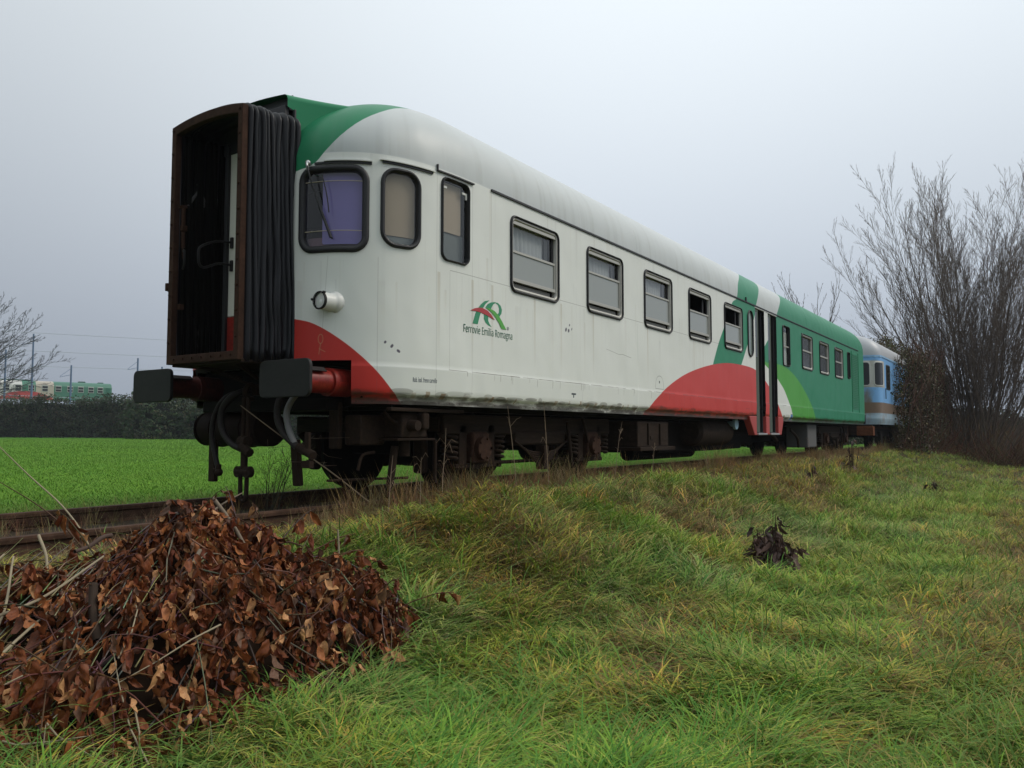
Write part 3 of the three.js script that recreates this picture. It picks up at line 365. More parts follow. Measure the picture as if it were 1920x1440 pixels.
// hood over the gangway, flaring into the roof dome
{
  const p = [], idx = [], nY = 20, nX = 18;
  const zHood = (x, y) => { const q = x - 4.44; return 0.515 + 0.42 * q + 0.28 * q * q; };
  for (const sd of [1, -1]) { const base = p.length / 3;
    for (let j = 0; j <= nY; j++) for (let i = 0; i <= nX; i++) { const y = lerp(2.86, 3.50, j / nY), x0 = y > 3.42 ? 4.44 : 4.51, x = lerp(x0, 5.2, i / nX); p.push(x, y, sd * zHood(x, y)); }
    for (let j = 0; j < nY; j++) for (let i = 0; i < nX; i++) { const a = base + j * (nX + 1) + i; idx.push(a, a + 1, a + nX + 1, a + 1, a + nX + 2, a + nX + 1); }
    const b2 = p.length / 3, nA = 8;                                           // rounded shoulder and half of the top
    for (let j = 0; j <= nA + 4; j++) for (let i = 0; i <= nX; i++) { const x = lerp(4.44, 5.2, i / nX), zz = zHood(x, 3.5), R = 0.055; let z, y; if (j <= nA) { const t = j / nA * Math.PI / 2; z = zz - R + R * Math.cos(t); y = 3.5 + R * Math.sin(t); } else { const t = (j - nA) / 4; z = (zz - R) * (1 - t); y = 3.555 + 0.03 * Math.sin(t * Math.PI / 2); } p.push(x, y, sd * z); }
    for (let j = 0; j < nA + 4; j++) for (let i = 0; i < nX; i++) { const a = b2 + j * (nX + 1) + i; idx.push(a, a + 1, a + nX + 1, a + 1, a + nX + 2, a + nX + 1); }
  }
  const g = new THREE.BufferGeometry(); g.setAttribute('position', new THREE.Float32BufferAttribute(p, 3)); g.setIndex(idx); g.computeVertexNormals();
  const h = obj('hood', g, M.green, railcar);
  obj('hood_lining', [box(0.01, 0.16, 0.98, 4.52, 3.49, 0), box(0.2, 0.012, 1.0, 4.54, 3.42, 0), box(0.02, 0.6, 0.03, 4.50, 3.12, 0.535, 0.005), box(0.02, 0.6, 0.03, 4.50, 3.12, -0.535, 0.005)], M.rubber, h);
}
// gangway: rusty frame, pleated bellows, end door
{
  const arch = (hw, y0, y1, rise, n = 14) => { const o = [[-hw, y0]]; for (let k = 0; k <= n; k++) { const t = -1 + 2 * k / n; o.push([hw * t, y1 + rise * (1 - t * t)]); } o.push([hw, y0]); return o; };
  const F = new THREE.Shape(arch(0.488, 1.215, 3.325, 0.045).map(q => new THREE.Vector2(...q))); F.holes.push(new THREE.Path(arch(0.435, 1.28, 3.26, 0.04).reverse().map(q => new THREE.Vector2(...q))));
  const fg = new THREE.ExtrudeGeometry(F, { depth: 0.05, bevelEnabled: true, bevelSize: 0.004, bevelThickness: 0.004, bevelSegments: 1 }); fg.rotateY(-Math.PI / 2); fg.translate(4.07, 0, -0.02);
  const fr = obj('gangway_frame', fg, M.rust, railcar);
  const bolts = []; for (let y = 1.4; y < 3.3; y += 0.21) for (const z of [-0.482, 0.44]) bolts.push(cyl(0.011, 0.011, 0.016, 4.012, y, z, 'x', 6)); for (let z = -0.4; z < 0.45; z += 0.13) bolts.push(cyl(0.011, 0.011, 0.016, 4.012, 1.25, z, 'x', 6));
  obj('bolt', bolts, M.rust, fr); obj('bracket', [box(0.05, 0.07, 0.03, 4.03, 1.9, -0.53), at(new THREE.SphereGeometry(0.035, 12, 8), 4.04, 1.895, -0.53), box(0.12, 0.03, 0.03, 4.1, 2.62, -0.42, 0.005, 0, 0, 0.3), box(0.05, 0.05, 0.04, 4.08, 2.42, -0.4), box(0.04, 0.05, 0.05, 4.08, 1.72, -0.42), bar([4.08, 2.6, -0.41], [4.09, 2.25, -0.42], 0.018), bar([4.09, 2.25, -0.42], [4.1, 1.97, -0.42], 0.01)], M.rust, fr);
  obj('grab_handle', tube([[4.1, 2.22, -0.43], [4.06, 2.215, -0.36], [4.05, 2.2, -0.335], [4.05, 2.08, -0.335], [4.06, 2.065, -0.36], [4.1, 2.06, -0.43]], 0.009), M.plate, fr);
  obj('scissor_arm', [bar([4.12, 2.63, -0.40], [4.25, 2.86, -0.40], 0.012), bar([4.2, 2.85, -0.4], [4.33, 2.62, -0.4], 0.012), bar([4.27, 2.66, -0.4], [4.4, 2.86, -0.4], 0.012), bar([4.35, 2.85, -0.4], [4.46, 2.66, -0.4], 0.012)], std(rgb(0.07, 0.07, 0.07), 0.5, 0.3), fr);
  // bellows: rings of a rounded outline at successive x
  const ring = (hw, y0, y1, rise, R, n = 6) => { const o = []; const add = (z, y) => o.push([z, y]); for (let k = 0; k <= 24; k++) add(-hw, lerp(y0, y1 - R, k / 24)); for (let k = 1; k <= n; k++) { const t = k / n * Math.PI / 2; add(-hw + R * (1 - Math.cos(t)), y1 - R + R * Math.sin(t)); } for (let k = 1; k < 12; k++) { const t = -1 + 2 * k / 12; add((hw - R) * t, y1 + rise * (1 - t * t)); } for (let k = n; k >= 0; k--) { const t = k / n * Math.PI / 2; add(hw - R * (1 - Math.cos(t)), y1 - R + R * Math.sin(t)); } for (let k = 23; k >= 0; k--) add(hw, lerp(y0, y1 - R, k / 24)); for (let k = 1; k < 10; k++) add(lerp(hw, -hw, k / 10), y0); return o; };
  const p = [], idx = [], NP = 9, SUB = 8, r = rngOf(41); let n = 0; const jit = range(0, 1, NP).map(() => [r() * 0.5 + 0.75, (r() - 0.5) * 0.03, r()]);
  for (let k = 0; k <= NP * SUB; k++) { const f = k / (NP * SUB), pl = Math.floor(k / SUB) % NP, w = Math.abs(Math.sin(Math.PI * (k % SUB) / SUB)), amp = 0.042 * jit[pl][0] * Math.pow(w, 0.7); const tp = lerp(3.34, 3.33, f), R = ring(lerp(0.445, 0.585, f) + amp, 1.235 - amp * 0.8 + 0.02 * f, tp + amp * 0.6, 0.05, 0.1); n = R.length;
    R.forEach(([z, y], i) => { const h = (y - 1.2) / 2.1, sag = 0.035 * Math.sin(h * 3.1 + jit[pl][2] * 4) * Math.sin(Math.PI * f) + 0.045 * (fbm(y * 3.5 + pl * 3, pl + 5, 61) - 0.5) * Math.sin(Math.PI * f); const bow = 0.015 * Math.sin(h * 7 + pl) * (k % SUB ? 1 : 0.4); p.push(lerp(4.072, 4.52, f) + sag * (1 - h * 0.3) + 0.03 * (1 - h) * Math.sin(f * 3.14), y, z + Math.sign(z) * bow * 0.5); }); }
  for (let k = 0; k < NP * SUB; k++) for (let i = 0; i < n; i++) { const a = k * n + i, b = k * n + (i + 1) % n; idx.push(a, b, a + n, b, b + n, a + n); }
  const g = new THREE.BufferGeometry(); g.setAttribute('position', new THREE.Float32BufferAttribute(p, 3)); g.setIndex(idx); g.computeVertexNormals(); obj('bellows', g, M.bellows, railcar);
  const inn = []; for (let k = 0; k < 11; k++) inn.push(box(0.035, 1.98, 0.03 + 0.03 * (k % 2), 4.1 + 0.038 * k, 2.27, -0.425 + 0.008 * k, 0.012, 0, 0, 0.02 * Math.sin(k * 2.1))); obj('bellows_lining', inn, M.lining, railcar);
  const d = obj('end_door', [box(0.03, 1.6, 0.68, 4.445, 2.46, 0.08)], std(rgb(0.6, 0.6, 0.53), 0.5), railcar); obj('lower_panel', [box(0.034, 0.43, 0.68, 4.444, 1.44, 0.08)], M.red, d); obj('door_edge', [box(0.06, 2.0, 0.03, 4.43, 2.25, -0.262), box(0.04, 1.95, 0.012, 4.42, 2.25, -0.24, 0.003)], M.rubber, d);
  obj('grab_rail', [tube([[4.42, 2.335, -0.19], [4.3, 2.325, -0.25], [4.14, 2.25, -0.22], [4.1, 2.21, -0.2], [4.1, 2.08, -0.19], [4.14, 2.06, -0.2], [4.3, 2.12, -0.2], [4.42, 2.13, -0.19]], 0.011, 8, 60), box(0.02, 0.1, 0.035, 4.42, 2.33, -0.185), box(0.02, 0.1, 0.035, 4.42, 2.12, -0.185)], M.plate, d);
  obj('door_frame', [box(0.05, 2.15, 0.24, 4.46, 2.3, -0.4), box(0.05, 0.3, 1, 4.45, 3.3, 0), box(0.42, 0.03, 0.9, 4.27, 1.25, 0)], M.rubber, railcar);
  obj('bellows_strut', [bar([4.1, 1.22, 0.3], [4.5, 1.1, 0.1], 0.018), bar([4.1, 1.22, -0.3], [4.5, 1.1, -0.1], 0.018), bar([4.2, 1.2, -0.3], [4.6, 1.0, 0.1], 0.012), box(0.5, 0.03, 0.95, 4.3, 1.205, 0)], M.under, railcar);
}
// buffer beam, buffers, coupling, hoses, drum
obj('buffer_beam', [box(0.08, 0.36, 2.2, 4.85, 1.02, 0, 0.01), box(0.9, 0.02, 2.1, 5.25, 1.21, 0), box(0.5, 0.3, 0.03, 5.0, 1.06, 1.12), box(0.5, 0.3, 0.03, 5.0, 1.06, -1.12), box(0.25, 0.1, 1.7, 4.75, 0.86, 0)], M.black, railcar);
for (const sd of [1, -1]) {
  const z = 0.905 * sd, b = obj('buffer', [at(new THREE.ExtrudeGeometry((() => { const w = 0.29, h = 0.143, r = 0.06, s = new THREE.Shape(); s.moveTo(-w + r, -h); s.lineTo(w - r, -h); s.quadraticCurveTo(w, -h, w, -h + r); s.lineTo(w, h - r); s.quadraticCurveTo(w, h, w - r, h); s.lineTo(-w + r, h); s.quadraticCurveTo(-w, h, -w, h - r); s.lineTo(-w, -h + r); s.quadraticCurveTo(-w, -h, -w + r, -h); return s; })(), { depth: 0.02, bevelEnabled: true, bevelSize: 0.006, bevelThickness: 0.006, bevelSegments: 2 }), 4.13, 1.045, z, 0, Math.PI / 2, 0)], M.plate, railcar);
  obj('shaft', [cyl(0.098, 0.098, 0.42, 4.38, 1.04, z, 'x', 26), cyl(0.118, 0.118, 0.28, 4.71, 1.04, z, 'x', 26)], sd > 0 ? M.red : M.redDull, b);
  obj('sleeve', [cyl(0.112, 0.112, 0.03, 4.175, 1.04, z, 'x', 26), box(0.30, 0.012, 0.13, 4.33, 1.148, z, 0.005), box(0.30, 0.012, 0.05, 4.33, 1.132, z + 0.085, 0.004, 0.7), box(0.30, 0.012, 0.05, 4.33, 1.132, z - 0.085, 0.004, -0.7)], M.plate, b);
}
obj('coupling', [box(0.3, 0.1, 0.06, 4.7, 1.0, 0), at(new THREE.TorusGeometry(0.06, 0.025, 8, 16, 4.4), 4.52, 0.98, 0, 0, 0, 0.6), bar([4.47, 0.93, 0.03], [4.47, 0.55, 0.03], 0.02), bar([4.47, 0.93, -0.03], [4.47, 0.55, -0.03], 0.02), cyl(0.05, 0.05, 0.1, 4.46, 0.54, 0, 'z', 12), bar([4.46, 0.6, 0], [4.46, 0.3, 0], 0.032), cyl(0.05, 0.05, 0.055, 4.46, 0.275, -0.06, 'x', 14), cyl(0.05, 0.05, 0.055, 4.46, 0.275, 0.06, 'x', 14), cyl(0.035, 0.035, 0.16, 4.46, 0.275, 0, 'z', 12), bar([4.46, 0.26, 0.045], [4.46, 0.05, 0.04], 0.02), bar([4.46, 0.26, -0.045], [4.46, 0.05, -0.04], 0.02), tube([[4.46, 0.06, 0.04], [4.46, 0.03, 0.02], [4.46, 0.03, -0.02], [4.46, 0.06, -0.04]], 0.02)], M.under, railcar);
const hose = (pts, r, mat = M.hose) => { const h = obj('hose', [tube(pts, r, 9, 30)], mat, railcar); return h; };
hose([[4.75, 1.0, -0.15], [4.45, 0.95, -0.22], [4.42, 0.8, -0.36], [4.42, 0.6, -0.41], [4.43, 0.42, -0.37], [4.43, 0.3, -0.32]], 0.023);
obj('hose_end', [at(new THREE.SphereGeometry(0.036, 12, 10), 4.43, 0.265, -0.31), cyl(0.025, 0.025, 0.07, 4.43, 0.3, -0.315), box(0.02, 0.02, 0.07, 4.43, 0.29, -0.35)], M.under, railcar);
hose([[4.75, 1.02, -0.05], [4.45, 0.96, -0.12], [4.42, 0.82, -0.27], [4.42, 0.65, -0.26], [4.42, 0.52, -0.12], [4.43, 0.47, 0.02]], 0.03);
hose([[4.75, 1.0, 0.5], [4.45, 0.93, 0.5], [4.42, 0.75, 0.48], [4.42, 0.62, 0.56], [4.42, 0.52, 0.7], [4.42, 0.46, 0.84]], 0.03);
hose([[4.75, 1.02, 0.66], [4.45, 0.95, 0.7], [4.42, 0.8, 0.6], [4.42, 0.66, 0.62], [4.42, 0.53, 0.7]], 0.026, std(rgb(0.13, 0.13, 0.13), 0.45));
obj('hose_end', [bar([4.43, 0.5, 0.0], [4.43, 0.44, 0.12], 0.04)], M.under, railcar); obj('hose_end', [bar([4.42, 0.50, 0.75], [4.42, 0.43, 0.93], 0.038), box(0.05, 0.06, 0.1, 4.42, 0.36, 0.86), box(0.03, 0.14, 0.05, 4.42, 0.55, 0.86)], M.under, railcar);
obj('air_drum', [cyl(0.165, 0.165, 0.86, 4.82, 0.655, -0.56, 'z', 28), cyl(0.1, 0.165, 0.05, 4.82, 0.655, -0.105, 'z', 28), cyl(0.165, 0.1, 0.05, 4.82, 0.655, -1.015, 'z', 28), at(new THREE.TorusGeometry(0.168, 0.008, 6, 28), 4.82, 0.655, -0.35), at(new THREE.TorusGeometry(0.168, 0.008, 6, 28), 4.82, 0.655, -0.8)], M.drum, railcar);
obj('rail_guard', [box(0.05, 0.4, 0.09, 4.62, 0.36, 0.5, 0.01, 0, 0, 0.1), box(0.05, 0.4, 0.12, 4.78, 0.68, 0.8, 0.01), box(0.05, 0.4, 0.09, 4.62, 0.36, -0.66, 0.01)], M.under, railcar);

// ------------------------------------------------------------------ bogies and underframe gear
function wheelGeo(x, z) { const sg = Math.sign(z); return at(new THREE.LatheGeometry([[0.05, -0.09], [0.11, -0.09], [0.12, -0.03], [0.36, -0.02], [0.385, -0.065], [0.455, -0.065], [0.462, 0.05], [0.49, 0.055], [0.485, 0.085], [0.39, 0.085], [0.36, 0.03], [0.12, 0.05], [0.05, 0.06]].map(q => new THREE.Vector2(...q)), 48), x, 0.462, z, -sg * Math.PI / 2, 0, 0); }
function makeBogie(x0) {
  const a = -1.2, b = 1.2, b0 = obj('bogie', [...[1, -1].flatMap(s => [box(3.5, 0.2, 0.1, x0, 0.70, s * 1.0, 0.02), box(1.1, 0.16, 0.14, x0, 0.56, s * 1.0, 0.03), ...[a, b].flatMap(d => [box(0.13, 0.42, 0.1, x0 + d - 0.24, 0.5, s * 1.0, 0.015), box(0.13, 0.42, 0.1, x0 + d + 0.24, 0.5, s * 1.0, 0.015), box(0.7, 0.05, 0.09, x0 + d, 0.285, s * 1.0, 0.015), bar([x0 + d - 0.24, 0.32, s], [x0 + d - 0.55, 0.62, s], 0.03), bar([x0 + d + 0.24, 0.32, s], [x0 + d + 0.55, 0.62, s], 0.03)])]), box(0.5, 0.26, 1.9, x0, 0.66, 0, 0.02), box(0.1, 0.14, 2.0, x0 - 1.72, 0.7, 0), box(0.1, 0.14, 2.0, x0 + 1.72, 0.7, 0)], M.under, railcar);
  for (const d of [a, b]) { for (const s of [1, -1]) obj('wheel', wheelGeo(x0 + d, s * 0.735), M.black, b0); obj('axle', [cyl(0.08, 0.08, 2.1, x0 + d, 0.462, 0, 'z', 16), cyl(0.2, 0.2, 0.25, x0 + d, 0.462, 0.2, 'z', 20)], M.black, b0);
    for (const s of [1, -1]) { obj('axle_box', [box(0.29, 0.32, 0.2, x0 + d, 0.47, s * 1.0, 0.03), cyl(0.125, 0.115, 0.07, x0 + d, 0.462, s * 1.115, 'z', 24), ...range(0, 5, 5).map(k => cyl(0.014, 0.014, 0.02, x0 + d + 0.1 * Math.cos(k * 1.257), 0.462 + 0.1 * Math.sin(k * 1.257), s * 1.155, 'z', 6))], M.rust, b0);
      obj('coil_spring', [0, 1].map(q => { const pts = []; for (let k = 0; k <= 40; k++) { const t = k / 40; pts.push([x0 + d + (q ? 0.4 : -0.4) + 0.075 * Math.cos(t * 32), 0.36 + 0.26 * t, s + 0.075 * Math.sin(t * 32)]); } return tube(pts, 0.017, 6, 100); }), M.under, b0); } }
  for (const s of [1, -1]) { obj('leaf_spring', [...range(0, 7, 7).map(k => { const w = 1.15 - 0.13 * k; return tube([[x0 - w / 2, 0.46 - 0.026 * k + 0.07, s * 1.08], [x0 - w / 4, 0.415 - 0.026 * k, s * 1.08], [x0, 0.395 - 0.026 * k, s * 1.08], [x0 + w / 4, 0.415 - 0.026 * k, s * 1.08], [x0 + w / 2, 0.46 - 0.026 * k + 0.07, s * 1.08]], 0.014, 4, 12); }), box(0.1, 0.27, 0.12, x0, 0.34, s * 1.08, 0.01)], M.under, b0);
    obj('brake_rod', [bar([x0 - 1.7, 0.3, s * 0.92], [x0 + 1.7, 0.3, s * 0.92], 0.02), bar([x0 - 0.62, 0.75, s * 0.9], [x0 - 0.6, 0.25, s * 0.9], 0.025), bar([x0 + 0.62, 0.75, s * 0.9], [x0 + 0.6, 0.25, s * 0.9], 0.025), box(0.09, 0.4, 0.14, x0 - 0.66, 0.42, s * 0.75, 0.03), box(0.09, 0.4, 0.14, x0 + 0.66, 0.42, s * 0.75, 0.03), box(0.09, 0.4, 0.14, x0 - 1.74, 0.42, s * 0.75, 0.03), bar([x0 + 0.95, 0.8, s * 1.08], [x0 + 1.02, 0.5, s * 1.12], 0.02), bar([x0 + 0.5, 0.75, s * 1.12], [x0 + 0.62, 0.2, s * 1.12], 0.022)], M.under, b0); }
  return b0;
}
makeBogie(7.69); makeBogie(22.93);
obj('underframe', [box(20.4, 0.16, 0.2, 15.3, 0.9, 1.05), box(20.4, 0.16, 0.2, 15.3, 0.9, -1.05), ...range(5.2, 25.4, 16).map(x => box(0.12, 0.2, 2.3, x, 0.92, 0)), box(20.4, 0.03, 2.6, 15.3, 1.02, 0)], M.black, railcar);
obj('valve_box', [box(0.34, 0.22, 0.28, 5.28, 0.68, 1.12, 0.02), box(0.1, 0.16, 0.1, 5.36, 0.72, 1.28, 0.03), cyl(0.055, 0.045, 0.14, 5.22, 0.68, 1.28, 'z', 14), box(0.5, 0.02, 0.3, 5.3, 0.56, 1.12), cyl(0.05, 0.05, 0.16, 5.3, 0.49, 1.12, 'y', 12), box(0.3, 0.26, 0.2, 4.98, 0.64, 0.95, 0.02), box(1.0, 0.03, 0.06, 5.4, 0.815, 1.3)], M.under, railcar);
obj('brake_pipe', [tube([[5.0, 0.8, 1.15], [5.05, 0.72, 1.2], [5.12, 0.7, 1.2]], 0.016), bar([5.2, 0.5, 1.1], [5.12, 0.05, 1.1], 0.035), tube([[5.05, 0.45, 1.0], [4.9, 0.42, 1.0], [4.85, 0.3, 1.0]], 0.014), bar([4.6, 0.22, 0.9], [5.6, 0.2, 0.9], 0.012), bar([5.75, 0.55, 1.1], [5.75, 0.15, 1.1], 0.02)], M.under, railcar);
obj('battery_box', [box(1.05, 0.36, 0.7, 10.3, 0.6, 0.95, 0.02), box(0.04, 0.3, 0.03, 10.1, 0.6, 1.31), box(0.04, 0.3, 0.03, 10.5, 0.6, 1.31), box(1.2, 0.05, 0.8, 10.35, 0.40, 0.95), box(0.09, 0.05, 0.02, 10.2, 0.55, 1.31)], M.under, railcar);
obj('engine_box', [box(3.2, 0.52, 1.4, 13.2, 0.56, 0.1, 0.04), box(1.4, 0.3, 1.2, 15.6, 0.45, 0, 0.03), box(2.4, 0.3, 0.8, 11.8, 0.62, 0, 0.03), cyl(0.12, 0.12, 2.6, 12.6, 0.3, 0.4, 'x', 16), box(1.4, 0.5, 0.6, 17.3, 0.6, 0, 0.03), box(1.0, 0.4, 0.5, 19.2, 0.6, 0, 0.03)], M.black, railcar);
obj('fuel_tank', [cyl(0.24, 0.24, 1.5, 13.3, 0.64, 0.95, 'x', 28), cyl(0.24, 0.18, 0.06, 14.08, 0.64, 0.95, 'x', 28), cyl(0.18, 0.24, 0.06, 12.52, 0.64, 0.95, 'x', 28)], M.under, railcar);
obj('filler_cap', [cyl(0.1, 0.1, 0.05, 13.98, 0.78, 1.25, 'z', 20), cyl(0.05, 0.05, 0.2, 13.98, 0.78, 1.15, 'z', 12)], std(rgb(0.25, 0.4, 0.5), 0.4), railcar);
obj('cabinet', [box(0.85, 0.55, 0.5, 19.6, 0.55, 1.0, 0.03)], std(rgb(0.11, 0.11, 0.11), 0.7), railcar);
obj('pipe', [tube([[18.2, 0.7, 1.1], [18.6, 0.5, 1.15], [18.9, 0.3, 1.1]], 0.03), bar([16.2, 0.85, 1.1], [17.8, 0.45, 0.9], 0.05)], M.under, railcar);
for (const sd of [1, -1]) { const b = obj('buffer', [box(0.03, 0.29, 0.58, 26.72, 1.045, 0.905 * sd, 0.012)], M.plate, railcar); obj('shaft', [cyl(0.1, 0.1, 0.6, 26.4, 1.045, 0.905 * sd, 'x', 18)], M.redDull, b); }
obj('rear_door', [box(0.5, 2.0, 0.9, 26.35, 2.25, 0, 0.05)], M.rubber, railcar);

// ------------------------------------------------------------------ the blue railcar behind
const blue = thing('railcar', 'old light blue railcar with grey roof and brown belt, overgrown behind the green tail', 'railcar');
{
  blue.position.x = -0.75;
  const BB = bodyOf({ XF: 29.4, LX: 0.75, XR: 47, A: 1.44, P: 3.2, Y0: 3.14, BH: 0.82, N: 2.4, CR: 1.1, BOT: 0.9 });
  const X0 = BB.sMin - 0.1, X1 = BB.sMax, tex = { s0: X0, s1: X0 + 9, v0: 0.6, v1: 4.8 };
  const BL = [0.17, 0.40, 0.72], GR = [0.40, 0.42, 0.44], BR = [0.17, 0.115, 0.075], CREAM = [0.5, 0.5, 0.47];
  const map = canvasTex(1024, 480, (c, W, H) => {
    const Y = v => (4.8 - v) / 4.2 * H, k = W / 9, X = s => (s - X0) * k, r = rngOf(9);
    c.fillStyle = css(...GR); c.fillRect(0, 0, W, H); c.fillStyle = css(...BL); c.fillRect(0, Y(3.17), W, H);
    c.fillStyle = css(...CREAM); c.fillRect(0, Y(3.0), X(29.6), Y(2.12) - Y(3.0)); c.fillStyle = css(...BR); c.fillRect(0, Y(1.62), W, Y(1.27) - Y(1.62)); c.fillStyle = css(0.27, 0.38, 0.46); c.fillRect(0, Y(1.27), W, H);
    c.fillStyle = css(0.1, 0.12, 0.13); c.fillRect(0, Y(1.62), X(28.25), H);
    for (let i = 0; i < 260; i++) { const s = X0 + 9 * r(), v = 0.9 + 2.2 * r() * r(); c.fillStyle = css(0.15, 0.1, 0.06, 0.02 + 0.12 * r()); c.beginPath(); c.ellipse(X(s), Y(v), k * 0.2 * r(), k * 0.25 * r(), 0, 0, 7); c.fill(); }
    for (let i = 0; i < 60; i++) { c.fillStyle = css(0.17, 0.12, 0.07, 0.09); c.beginPath(); c.ellipse(X(28.55 + 0.25 * (r() - 0.5)), Y(1.3 + 0.7 * r()), k * 0.18 * r(), k * 0.3 * r(), 0, 0, 7); c.fill(); }
  });
  const bm = new THREE.MeshPhysicalMaterial({ map, roughness: 0.45, side: THREE.DoubleSide });
  const sr = [...range(BB.sMin, 29.4, 30), 31, 33, 35, 37], vs = [0.9, 0.955, 1.09, 1.1, 1.3, 2, 3.14], vr = [3.14, ...range(3.17, 4.72, 14)];
  const win = [[28.0, 28.53, 2.17, 2.95, 0.1], [28.66, 29.17, 2.17, 2.95, 0.1]].map(h => [h[0] - 28 + BB.sMin + 0.62, h[1] - 28 + BB.sMin + 0.62, ...h.slice(2)]);
  for (const sd of [1, -1]) obj('body_side', wallGeo(BB, sr, vs, [], tex, sd), bm, blue);
  obj('roof', [wallGeo(BB, sr, vr, [], tex, 1), wallGeo(BB, sr, vr, [], tex, -1)], bm, blue);
  obj('rear_body', [box(12, 2.9, 2.86, 43, 2.4, 0, 0.3)], std(rgb(0.06, 0.06, 0.06), 0.9), blue);
  for (const h of win) { const w = obj('window', ringGeo(BB, h, [[-0.03, 0.002], [0.0, 0.02], [0.02, 0.012]]), std(rgb(...CREAM), 0.5), blue); obj('pane', paneGeo(BB, h, 0.01, 0.0), M.darkGlass, w); }
  { const h = [29.95, 30.7, 2.1, 2.92, 0.06], w = obj('window', ringGeo(BB, h, [[-0.02, 0.002], [0.0, 0.02], [0.02, 0.012]]), M.rubber, blue); obj('pane', paneGeo(BB, h, 0.01, 0.0), M.darkGlass, w); }
  obj('scrawl', [tube([[0, 0.12], [0.06, 0.18], [0.12, 0.12], [0.1, 0.02], [0.03, 0.05], [0.1, 0.1]].map(([a, b]) => BB.surf(win[0][0] + 0.15 + a, 2.5 + b, 0.014).toArray()), 0.008, 5), tube([[0, 0], [0.14, 0.04]].map(([a, b]) => BB.surf(win[0][0] + 0.15 + a, 2.4 + b, 0.014).toArray()), 0.008, 5)], std(rgb(0.4, 0.4, 0.4), 0.7), blue);
  obj('handrail', [tube([[29.5, 1.75], [29.5, 2.1]].map(([s, v]) => BB.surf(s, v, 0.05).toArray()), 0.014, 6)], M.plate, blue);
  obj('cornice', [strip(BB, BB.sMin + 0.2, 33, 3.12, 3.16, 0.02, 0.02, 24)], std(rgb(0.25, 0.45, 0.65), 0.5), blue);
  obj('beam', [box(0.2, 0.34, 2.3, 28.9, 0.72, 0), box(0.5, 0.16, 0.16, 28.6, 0.95, 0.6), box(12, 0.2, 2.0, 35, 0.75, 0)], M.rust, blue);
  obj('buffer', [box(0.3, 0.3, 0.5, 28.55, 0.68, 1.0, 0.02)], std(rgb(0.25, 0.095, 0.045), 0.8, 0, { map: grime }), blue); obj('buffer', [box(0.3, 0.3, 0.5, 28.55, 0.68, -0.9, 0.02), box(0.2, 0.3, 0.3, 28.55, 0.68, 0.3)], std(rgb(0.18, 0.075, 0.045), 0.8, 0, { map: grime }), blue);
  obj('headlight', [cyl(0.13, 0.13, 0.2, 28.55, 1.6, 0.55, 'x', 20)], M.white, blue);
  for (const x of [30.6, 33]) obj('wheel', [wheelGeo(x, 0.735), wheelGeo(x, -0.735)], M.black, blue);
  obj('bogie', [box(3.6, 0.25, 0.1, 31.8, 0.62, 1.0), box(0.4, 0.4, 0.2, 30.6, 0.46, 1.05), box(0.4, 0.4, 0.2, 33, 0.46, 1.05), box(0.6, 0.3, 1.6, 31.8, 0.6, 0)], M.black, blue);
}

